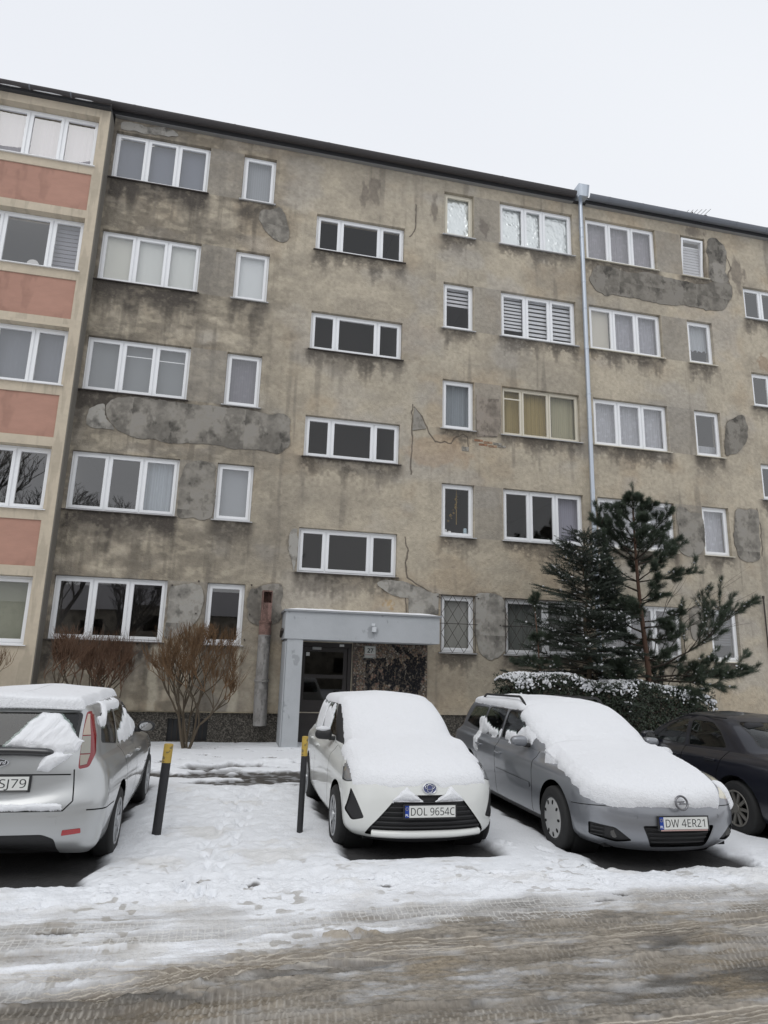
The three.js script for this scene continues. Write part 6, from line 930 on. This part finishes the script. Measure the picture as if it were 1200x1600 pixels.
  for (const s of [1, -1]) { // roof rails on two feet
    const pts = []; for (let i = 0; i <= 24; i++) { const z = 0.02 - 1.75 * i / 24, e = Math.min(1, 9 * Math.min(i, 24 - i) / 24); pts.push(V(s * 0.565, 1.40 + 0.115 * e - 0.03 * (i / 24), z)); }
    part('roof_rail', new THREE.TubeGeometry(new THREE.CatmullRomCurve3(pts), 60, 0.016, 8), mBlack, car);
    const fx = s * 0.655, z = hitEnd(tris, 1, fx, 0.335); const fl = new THREE.CylinderGeometry(0.036, 0.036, 0.02, 20); fl.rotateX(Math.PI / 2); fl.translate(fx - s * 0.04, 0.335, z + 0.0); part('fog_light', fl, phys(lin(0.1, 0.1, 0.1), 0.1, { clearcoat: 1 }), car);
    for (const y of [0.31, 0.345, 0.38]) { const q = []; for (let i = 0; i <= 6; i++) { const x = s * (0.7 + 0.08 * i / 6); q.push(V(x, y, hitEnd(tris, 1, x, y) - 0.008)); } part('vent_slat', new THREE.TubeGeometry(new THREE.CatmullRomCurve3(q), 8, 0.007, 5), mBlack, car); }
  }
  for (let k = 0; k < 4; k++) { const y = 0.275 + k * 0.042, hw = 0.26 + 0.46 * (y - 0.225), pts = []; for (let i = 0; i <= 10; i++) { const x = -hw + 2 * hw * i / 10; pts.push(V(x, y, hitEnd(tris, 1, x, y) - 0.02)); } part('grille_slat', new THREE.TubeGeometry(new THREE.CatmullRomCurve3(pts), 20, 0.007, 5), mBlack, car); }
  plate(car, 'DW 4ER21', [0.02, 0.46, hitEnd(tris, 1, 0, 0.46) + 0.012], -0.06, 1, { strip: [0.45, 0.3, 0.28] });
  { // ring badge with a bolt
    const e = new THREE.Group(); e.name = 'badge'; e.position.set(0, 0.645, hitEnd(tris, 1, 0, 0.645) + 0.085); e.rotation.x = -0.25; car.add(e);
    const t = new THREE.TorusGeometry(0.062, 0.0105, 10, 40); part('badge_ring', t, std(lin(0.2, 0.2, 0.21), 0.25, { metalness: 0.9 }), e);
    const b = new THREE.ExtrudeGeometry(shapeOf([[-0.085, 0.012], [0.03, 0.016], [0.012, -0.002], [0.085, -0.012], [-0.03, -0.016], [-0.012, 0.002]]), { depth: 0.012, bevelEnabled: true, bevelSize: 0.004, bevelThickness: 0.003, bevelSegments: 1 }); b.translate(0, 0, -0.004); part('badge_bolt', b, std(lin(0.2, 0.2, 0.21), 0.25, { metalness: 0.9 }), e);
  }
  const mm = mirrorPart(car, tris, -1, 0.55, 0.97, P); mm.rotation.y = 0; mirrorPart(car, tris, 1, 0.55, 0.97, P);
  const M = (x, y, z) => {
    const ax = Math.abs(x), rag = nsy(z * 6 + 3, x * 6 + y * 4, 0.07);
    if (z > 1.15) { const front = y - (0.585 + (x > 0 ? 0.34 * sst(0.47, 0.62, ax) : 0.05 * sst(0.7, 0.85, ax))), edge = 0.80 + (x > 0 ? -0.03 : 0.05) * sst(1.4, 1.9, z) - ax; return Math.min(front, edge) + rag; }
    if (z > 0.1) { const f = (1.15 - z) / 1.05, lim = mix(0.80, 0.665, f); return Math.min(lim - ax, y - mix(0.86, 1.27, f)) + rag * 0.9; }
    return Math.min((y - 1.35) * 1.4, z + 2.2) + rag * 0.7;
  };
  snowOn(car, tris, 'snow_blanket', 'deep snow over the bonnet, windscreen and roof of the grey estate', M, 0.07, { edge: 0.12, up: 0.4, rough: 0.006, fill: z => 0.05 * Math.exp(-Math.pow((z - 1.1) / 0.25, 2)) });
  snowOn(car, tris, 'snow_patch', 'snow caught along the sill of the front side window of the grey estate', (x, y, z) => x > -0.4 ? -1 : Math.min(1.07 + 0.16 * sst(0.1, 0.45, z) - y, y - 0.95, 0.42 - Math.abs(z - 0.22)) + nsy(z * 13, y * 9, 0.14), 0.02, { edge: 0.05, up: 0.1, len: 0.016 });
  snowOn(car, tris, 'snow_patch', 'snow caught along the sill of the rear side window of the grey estate', (x, y, z) => x > -0.4 ? -1 : Math.min(1.05 + 0.10 * sst(-0.7, -1.05, z) - y, y - 0.96, 0.38 - Math.abs(z + 0.75)) + nsy(z * 13 + 8, y * 9, 0.15), 0.02, { edge: 0.05, up: 0.1, len: 0.016 });
  snowOn(car, tris, 'snow_patch', 'snow streak on the tail quarter window of the grey estate', (x, y, z) => x > -0.4 ? -1 : Math.min(0.09 - Math.abs(z + 1.22 + 0.3 * (y - 1.1)), 1.16 - y, y - 0.72) + nsy(z * 12 + 3, y * 8, 0.12), 0.02, { edge: 0.05, up: 0.1, len: 0.016 });
  snowOn(car, tris, 'snow_streak', 'snow sliding off the pale headlight of the grey estate', (x, y, z) => x < 0.3 || z < 1.6 ? -1 : Math.min(0.05 - Math.abs(x - 0.70 - 0.35 * (0.70 - y)), 0.78 - y, y - 0.53) + nsy(x * 12, y * 8, 0.05), 0.03, { edge: 0.05, up: 0.1, len: 0.014 });
}
// ----- silver estate seen from behind -----
{
  const P = paint([0.46, 0.47, 0.47], { rough: 0.34, metal: 0.55 });
  const rows = [
    [2.08, -2.1, 0.80, 0.93, 0.97, 0.5, 0.25, 2.6, 4.2, 0.18, 0.2, 0.2, 0.27],
    [2.19, -2.2, 0.87, 0.95, 0.97, 0.52, 0.265, 2.6, 4.2, 0.27, 0.29, 0.29, 0.32],
    [2.235, -2.235, 0.905, 0.95, 0.97, 0.55, 0.281, 2.6, 4.2, 0.45, 0.48, 0.48, 0.45],
    [2.22, -2.235, 0.92, 0.95, 0.97, 0.58, 0.281, 2.5, 4.2, 0.60, 0.66, 0.66, 0.58],
    [2.15, -2.185, 0.90, 0.93, 0.96, 0.6, 0.281, 2.5, 4.2, 0.72, 0.82, 0.84, 0.68],
    [1.85, -2.165, 0.86, 0.92, 0.95, 0.62, 0.281, 2.5, 4.2, 0.85, 0.9, 0.94, 0.86],
    [1.40, -2.15, 0.825, 0.93, 0.95, 0.56, 0.273, 2.5, 4.2, 0.96, 0.95, 0.98, 0.98],
    [1.05, -2.13, 0.80, 0.96, 0.95, 0.5, 0.265, 2.7, 4.2, 1.04, 0.98, 1.02, 1.08],
    [0.62, -2.05, 0.745, 0.96, 0.95, 0.44, 0.25, 2.9, 4.2, 1.22, 1.19, 1.22, 1.25],
    [0.18, -1.93, 0.665, 0.96, 0.95, 0.38, 0.234, 3, 4.2, 1.41, 1.395, 1.385, 1.405],
    [0.0, -1.87, 0.54, 0.95, 0.96, 0.3, 0.218, 3, 4.2, 1.465, 1.455, 1.43, 1.44],
    [-0.2, -1.7, 0.001, 0.9, 0.9, 0.01, 0.01, 2, 2, 1.49, 1.49, 1.46, 1.46],
  ];
  const seam = (a, b) => ({ name: 'panel_gap', axis: 'side', poly: stripPoly(a, b, 0.011), mat: mGap, inset: 0.006 }), rseam = (a, b, m = true) => ({ name: 'tailgate_gap', axis: 'rear', mirror: m, poly: stripPoly(a, b, 0.011), mat: mGap, inset: 0.006 });
  const { car, tris } = buildCar({
    label: 'silver estate car parked nose-in by the bollard, snow on its roof and rear window', at: CARS.silver, turn: CARS.silver[2], rows, paint: P, zF: 1.335, zR: -1.305, wr: 0.318, arch: 0.366, track: 0.9, wheel: 'ten', rimMat: mRim, cowl: 1.0, seatRows: [-0.1, -0.9], driver: 1,
    cuts: [
      { name: 'side_window', axis: 'side', poly: [[0.58, 1.02], [0.0, 1.345], [-0.24, 1.355], [-0.26, 1.0]], round: 0.05, mat: mCarGlass, trim: 0.022 }, { name: 'side_window', axis: 'side', poly: [[-0.35, 1.0], [-0.33, 1.357], [-0.95, 1.35], [-1.08, 1.02]], round: 0.05, mat: mCarGlass, trim: 0.022 }, { name: 'quarter_window', axis: 'side', poly: [[-1.17, 1.03], [-1.05, 1.345], [-1.62, 1.325], [-1.80, 1.10]], round: 0.06, mat: mCarGlass, trim: 0.022 },
      { name: 'windscreen', axis: 'front', poly: [[-0.62, 1.06], [0.62, 1.06], [0.55, 1.37], [-0.55, 1.37]], round: 0.05, mat: mCarGlass, trim: 0.02 },
      { name: 'tail_light', axis: 'rear', mirror: true, poly: [[0.60, 1.375], [0.645, 1.375], [0.715, 1.18], [0.742, 1.02], [0.715, 0.92], [0.63, 0.905]], round: 0.025, mat: phys(lin(0.20, 0.006, 0.010), 0.12, { clearcoat: 1 }), after: (m, s, p, all) => { const sg = p[0][0] > 0 ? 1 : -1; const mk = (poly, mat) => { const r = cutConvex(all, 'rear', poly.map(q => [q[0] * sg, q[1]]), t => t[0][5] < -0.12 && t[0][2] < 0); part('lamp_lens', trisGeo(r[0], -0.004), mat, m); };
        mk([[0.612, 1.35], [0.628, 1.35], [0.675, 1.18], [0.615, 1.18]], phys(lin(0.42, 0.34, 0.27), 0.12, { clearcoat: 1 })); mk([[0.615, 1.17], [0.677, 1.17], [0.70, 1.03], [0.625, 1.03]], phys(lin(0.28, 0.27, 0.23), 0.12, { clearcoat: 1 })); mk([[0.626, 1.02], [0.70, 1.02], [0.69, 0.945], [0.64, 0.935]], phys(lin(0.30, 0.27, 0.22), 0.12, { clearcoat: 1 })); } },
      { name: 'rear_window', axis: 'rear', poly: [[-0.56, 1.085], [0.56, 1.085], [0.55, 1.36], [-0.55, 1.36]], round: 0.04, mat: mCarGlass, trim: 0.03 },
      { name: 'lower_valance', axis: 'rear', poly: [[-0.56, 0.2], [0.56, 0.2], [0.52, 0.36], [0.42, 0.40], [-0.42, 0.40], [-0.52, 0.36]], round: 0.03, mat: mBlack, inset: 0.006 },
      { name: 'rear_reflector', axis: 'rear', mirror: true, poly: [[0.57, 0.385], [0.72, 0.40], [0.715, 0.44], [0.575, 0.43]], round: 0.01, mat: phys(lin(0.35, 0.012, 0.015), 0.15, { clearcoat: 1 }), inset: -0.003 },
      { name: 'tow_eye_cover', axis: 'rear', poly: [[-0.52, 0.475], [-0.45, 0.475], [-0.45, 0.54], [-0.52, 0.54]], mat: P, inset: -0.0025 },
      rseam([0.60, 0.905], [0.63, 0.66]), rseam([0.63, 0.66], [0.56, 0.585]), rseam([-0.565, 0.585], [0.565, 0.585], false), rseam([-0.58, 0.865], [0.58, 0.865], false),
      seam([-0.30, 1.0], [-0.27, 0.6]), seam([-0.27, 0.6], [-0.25, 0.25]), seam([0.78, 0.97], [0.82, 0.6]), seam([0.82, 0.6], [0.78, 0.25]), seam([-0.93, 0.42], [-1.02, 0.75]), seam([-1.02, 0.75], [-1.13, 1.0]), seam([-1.68, 0.56], [-2.2, 0.585]),
      { name: 'front_door', axis: 'side', poly: [[0.772, 0.97], [0.812, 0.6], [0.772, 0.25], [-0.244, 0.25], [-0.264, 0.6], [-0.295, 0.975]], mat: 'paint', after: (m, s, p, all) => handleOn(m, all, s, -0.14, 0.85, P) },
      { name: 'rear_door', axis: 'side', poly: [[-0.278, 0.6], [-0.256, 0.25], [-0.92, 0.25], [-0.922, 0.42], [-1.012, 0.75], [-1.10, 0.97], [-0.303, 0.975]], mat: 'paint', after: (m, s, p, all) => handleOn(m, all, s, -0.86, 0.87, P) },
    ],
  });
  plate(car, 'SJ79', [0, 0.80, hitEnd(tris, -1, 0, 0.80) - 0.014], -0.06, -1, { at: 560, share: 0.5, strip: [0.08, 0.08, 0.08] });
  { const pts = []; for (let i = 0; i <= 20; i++) { const x = -0.36 + 0.72 * i / 20; pts.push(V(x, 1.045 + 0.012 * (1 - (x / 0.36) ** 2), hitEnd(tris, -1, x, 1.045) - 0.018)); } const t = new THREE.TubeGeometry(new THREE.CatmullRomCurve3(pts), 40, 0.037, 10); t.scale(1, 1, 1); const m = part('tailgate_handle', t, phys(lin(0.012, 0.012, 0.013), 0.25, { clearcoat: 1 }), car); for (const s of [-1, 1]) { const c = new THREE.SphereGeometry(0.033, 14, 10); c.scale(1.8, 1, 1); c.translate(0.36 * s, 1.045, hitEnd(tris, -1, 0.36 * s, 1.045) - 0.018); part('handle_end', c, m.material, m); } }
  { const e = new THREE.Group(); e.name = 'badge'; e.position.set(0, 0.965, hitEnd(tris, -1, 0, 0.965) - 0.006); e.rotation.y = Math.PI; car.add(e); const cv = document.createElement('canvas'); cv.width = 256; cv.height = 104; const c = cv.getContext('2d'); c.fillStyle = '#11131c'; c.fillRect(0, 0, 256, 104); c.fillStyle = '#d8dadd'; c.font = 'italic bold 76px serif'; c.textAlign = 'center'; c.fillText('Ford', 126, 76); const tx = new THREE.CanvasTexture(cv); tx.colorSpace = THREE.SRGBColorSpace;
    const d = new THREE.CircleGeometry(0.07, 40); d.scale(1, 0.42, 1); d.translate(0, 0, 0.008); part('badge_print', d, phys(0xffffff, 0.2, { map: tx, clearcoat: 1 }), e); const t = new THREE.TorusGeometry(0.07, 0.006, 8, 40); t.scale(1, 0.42, 1); t.translate(0, 0, 0.006); part('badge_ring', t, mChrome, e); }
  for (const s of [1, -1]) mirrorPart(car, tris, s, 0.50, 1.0, mBlack);
  { const sp = gridGeo(30, 6, (u, v) => { const x = -0.56 + 1.12 * u; return [x, 1.425 - 0.02 * v - 0.02 * (2 * u - 1) ** 2, hitEnd(tris, -1, x, 1.40) + 0.10 - 0.15 * v]; }); part('roof_spoiler', sp, P, car); }
  snowOn(car, tris, 'snow_blanket', 'snow slab on the roof of the silver estate', (x, y, z) => Math.min((y - 1.40) * 2.2, z + 1.98, 0.575 - Math.abs(x)) + nsy(z * 6, x * 6, 0.04), 0.075, { edge: 0.05, up: 0.75 });
  const inTri = (px, py, pts) => { let m = 9; for (let i = 0; i < pts.length; i++) { const a = pts[i], b = pts[(i + 1) % pts.length], ex = b[0] - a[0], ey = b[1] - a[1]; m = Math.min(m, (ex * (py - a[1]) - ey * (px - a[0])) / Math.hypot(ex, ey)); } return m; };
  const U = [[-0.24, 1.37], [-0.02, 1.10], [-0.36, 1.04], [-0.59, 1.04], [-0.63, 1.13], [-0.50, 1.27], [-0.38, 1.36]], Lw = [[-0.32, 1.05], [-0.30, 0.90], [-0.40, 0.87], [-0.57, 1.03]];
  const sgnd = p => { let a = 0; p.forEach((q, i) => { const b = p[(i + 1) % p.length]; a += q[0] * b[1] - b[0] * q[1]; }); return a < 0 ? [...p].reverse() : p; };
  const U1 = sgnd(U), L1 = sgnd(Lw);
  snowOn(car, tris, 'snow_patch', 'triangular snow lump sliding down the rear window of the silver estate', (x, y, z) => z > -1.2 ? -1 : Math.max(inTri(x, y, U1), inTri(x, y, L1)) + nsy(x * 9, y * 9, 0.06), 0.04, { edge: 0.05, up: 0.15, rough: 0.03, len: 0.014 });
  snowOn(car, tris, 'snow_patch', 'snow stuck on the rear door window of the silver estate', (x, y, z) => x > -0.4 ? -1 : Math.min(0.42 - Math.abs(z + 0.55), 1.26 + 0.25 * (z + 0.3) - y, y - 0.99) + nsy(z * 9, y * 9, 0.16), 0.02, { edge: 0.05, up: 0.05 });
  snowOn(car, tris, 'snow_patch', 'snow stuck on the front door window of the silver estate', (x, y, z) => x > -0.4 ? -1 : Math.min(0.30 - Math.abs(z - 0.22), 1.22 - 0.4 * (z - 0.1) - y, y - 0.98) + nsy(z * 9 + 5, y * 9, 0.14), 0.02, { edge: 0.05, up: 0.05 });
  snowOn(car, tris, 'snow_streak', 'curved snow streak along the roof edge of the silver estate', (x, y, z) => x > -0.4 ? -1 : Math.min(0.045 - Math.abs(y - 1.385 + 0.12 * sst(-1.3, -1.62, z)), 0.60 - Math.abs(z + 1.12)) + nsy(z * 9 + 5, y * 9, 0.04), 0.03, { edge: 0.05, up: 0.3, len: 0.016 });
  snowOn(car, tris, 'snow_ledge', 'narrow snow ledge on the rear bumper step of the silver estate', (x, y, z) => z > -1.9 ? -1 : Math.min(0.028 - Math.abs(y - 0.615), 0.56 - Math.abs(x)) + nsy(x * 9 + 5, y * 9, 0.03), 0.03, { edge: 0.04, up: 0.3, len: 0.014 });
}
// ----- navy saloon -----
{
  const P = paint([0.006, 0.007, 0.014], { rough: 0.35, more: { clearcoat: 0.6 } });
  const rows = [
    [2.1, -2.12, 0.77, 0.93, 0.94, 0.5, 0.4, 2.6, 2.9, 0.18, 0.2, 0.2, 0.27],
    [2.2, -2.21, 0.83, 0.95, 0.95, 0.52, 0.4, 2.6, 2.9, 0.27, 0.29, 0.29, 0.32],
    [2.24, -2.25, 0.86, 0.95, 0.95, 0.55, 0.4, 2.6, 2.9, 0.45, 0.48, 0.48, 0.48],
    [2.22, -2.24, 0.87, 0.95, 0.95, 0.58, 0.4, 2.5, 2.9, 0.58, 0.64, 0.68, 0.66],
    [2.15, -2.2, 0.855, 0.93, 0.94, 0.6, 0.42, 2.5, 2.9, 0.68, 0.76, 0.84, 0.86],
    [1.88, -2.08, 0.815, 0.92, 0.93, 0.62, 0.46, 2.5, 2.8, 0.80, 0.85, 0.90, 0.95],
    [1.40, -1.82, 0.79, 0.93, 0.93, 0.56, 0.46, 2.5, 2.8, 0.90, 0.89, 0.93, 0.98],
    [1.02, -1.62, 0.77, 0.96, 0.94, 0.5, 0.44, 2.7, 2.8, 0.98, 0.92, 0.96, 1.0],
    [0.62, -1.35, 0.71, 0.96, 0.94, 0.44, 0.4, 2.9, 2.9, 1.14, 1.13, 1.15, 1.17],
    [0.14, -1.0, 0.63, 0.96, 0.94, 0.38, 0.36, 3, 3.0, 1.32, 1.305, 1.30, 1.32],
    [-0.02, -0.85, 0.49, 0.95, 0.94, 0.3, 0.3, 3, 3, 1.36, 1.355, 1.35, 1.36],
    [-0.2, -0.7, 0.001, 0.9, 0.9, 0.01, 0.01, 2, 2, 1.385, 1.385, 1.38, 1.38],
  ];
  const seam = (a, b) => ({ name: 'panel_gap', axis: 'side', poly: stripPoly(a, b, 0.011), mat: mGap, inset: 0.006 });
  const { car, tris } = buildCar({
    label: 'dark navy saloon without snow, parked beside the grey estate', at: CARS.navy, turn: CARS.navy[2], rows, paint: P, zF: 1.40, zR: -1.25, wr: 0.312, arch: 0.36, track: 0.855, wheel: 'ten', rimMat: std(lin(0.2, 0.19, 0.17), 0.45, { metalness: 0.4 }), cowl: 0.98, seatRows: [-0.1, -0.92], dashTop: 0.93,
    cuts: [
      { name: 'side_window', axis: 'side', poly: [[0.52, 0.955], [0.0, 1.255], [-0.22, 1.27], [-0.24, 0.945]], round: 0.05, mat: mCarGlass, trim: 0.022 }, { name: 'side_window', axis: 'side', poly: [[-0.34, 0.945], [-0.32, 1.27], [-0.68, 1.262], [-0.86, 1.16], [-1.02, 0.975]], round: 0.05, mat: mCarGlass, trim: 0.022 },
      { name: 'windscreen', axis: 'front', poly: [[-0.6, 1.0], [0.6, 1.0], [0.52, 1.285], [-0.52, 1.285]], round: 0.05, mat: mCarGlass, trim: 0.02 },
      { name: 'rear_window', axis: 'rear', poly: [[-0.58, 1.02], [0.58, 1.02], [0.5, 1.29], [-0.5, 1.29]], round: 0.05, mat: mCarGlass, trim: 0.02 },
      { name: 'tail_light', axis: 'rear', mirror: true, poly: [[0.5, 0.66], [0.82, 0.66], [0.8, 0.84], [0.52, 0.84]], round: 0.03, mat: phys(lin(0.28, 0.012, 0.012), 0.12, { clearcoat: 1 }) },
      { name: 'headlight', axis: 'front', mirror: true, poly: [[0.45, 0.56], [0.8, 0.58], [0.78, 0.74], [0.5, 0.68]], round: 0.03, mat: phys(lin(0.5, 0.5, 0.48), 0.1, { clearcoat: 1 }) },
      seam([-0.28, 0.94], [-0.25, 0.6]), seam([-0.25, 0.6], [-0.23, 0.25]), seam([0.76, 0.9], [0.8, 0.6]), seam([0.8, 0.6], [0.76, 0.25]), seam([-0.87, 0.42], [-0.98, 0.75]), seam([-0.98, 0.75], [-1.08, 0.94]),
      { name: 'front_door', axis: 'side', poly: [[0.752, 0.9], [0.792, 0.6], [0.752, 0.25], [-0.224, 0.25], [-0.244, 0.6], [-0.274, 0.92]], mat: 'paint', after: (m, s, p, all) => handleOn(m, all, s, -0.12, 0.80, P) },
      { name: 'rear_door', axis: 'side', poly: [[-0.257, 0.6], [-0.236, 0.25], [-0.86, 0.25], [-0.862, 0.42], [-0.972, 0.75], [-1.05, 0.92], [-0.282, 0.92]], mat: 'paint', after: (m, s, p, all) => handleOn(m, all, s, -0.84, 0.82, P) },
    ],
  });
  for (const s of [1, -1]) mirrorPart(car, tris, s, 0.46, 0.95, P);
  { const pts = []; for (let i = 0; i <= 20; i++) { const z = 0.1 - 1.0 * i / 20; pts.push(V(0.6, hitSide ? 1.325 : 0, z)); } part('drip_rail', new THREE.TubeGeometry(new THREE.CatmullRomCurve3(pts), 30, 0.007, 6), mBlack, car); }
}
// ---------- bollards ----------
for (const [x, z, lean, fw, h, label] of [[-0.585, 7.22, 0.045, 0.02, 0.97, 'leaning black bollard with a yellow top beside the silver estate'], [0.93, 7.26, 0.012, 0.03, 1.06, 'black bollard with a yellow top in front of the white hatchback']]) {
  const b = thing('bollard', label, 'bollard', [x, 0, z], 0, 'bollards'); b.rotation.z = -lean; b.rotation.x = -fw;
  const r = x < 0 ? 0.048 : 0.034;
  part('post', cyl(V(0, -0.15, 0), V(0, h * 0.8, 0), r, r, 24), std(lin(0.022, 0.022, 0.024), 0.6, { bumpMap: cementBump, bumpScale: 0.002 }), b);
  const ty = colorTex(64, 64, (i, j) => { const k = 0.8 + 0.3 * tfbm(i / 12, j / 12, 5, 3), w = sst(0.62, 0.7, tfbm(i / 9, j / 9, 7, 3)); return [mix(0.50, 0.2, w) * k, mix(0.34, 0.16, w) * k, mix(0.065, 0.07, w) * k]; });
  part('yellow_top', merge([cyl(V(0, h * 0.8, 0), V(0, h - 0.006, 0), r + 0.001, r + 0.001, 24), cyl(V(0, h - 0.006, 0), V(0, h, 0), r + 0.001, r * 0.8, 24)]), std(0xffffff, 0.6, { map: ty }), b);
}
renderer.render(scene, camera);
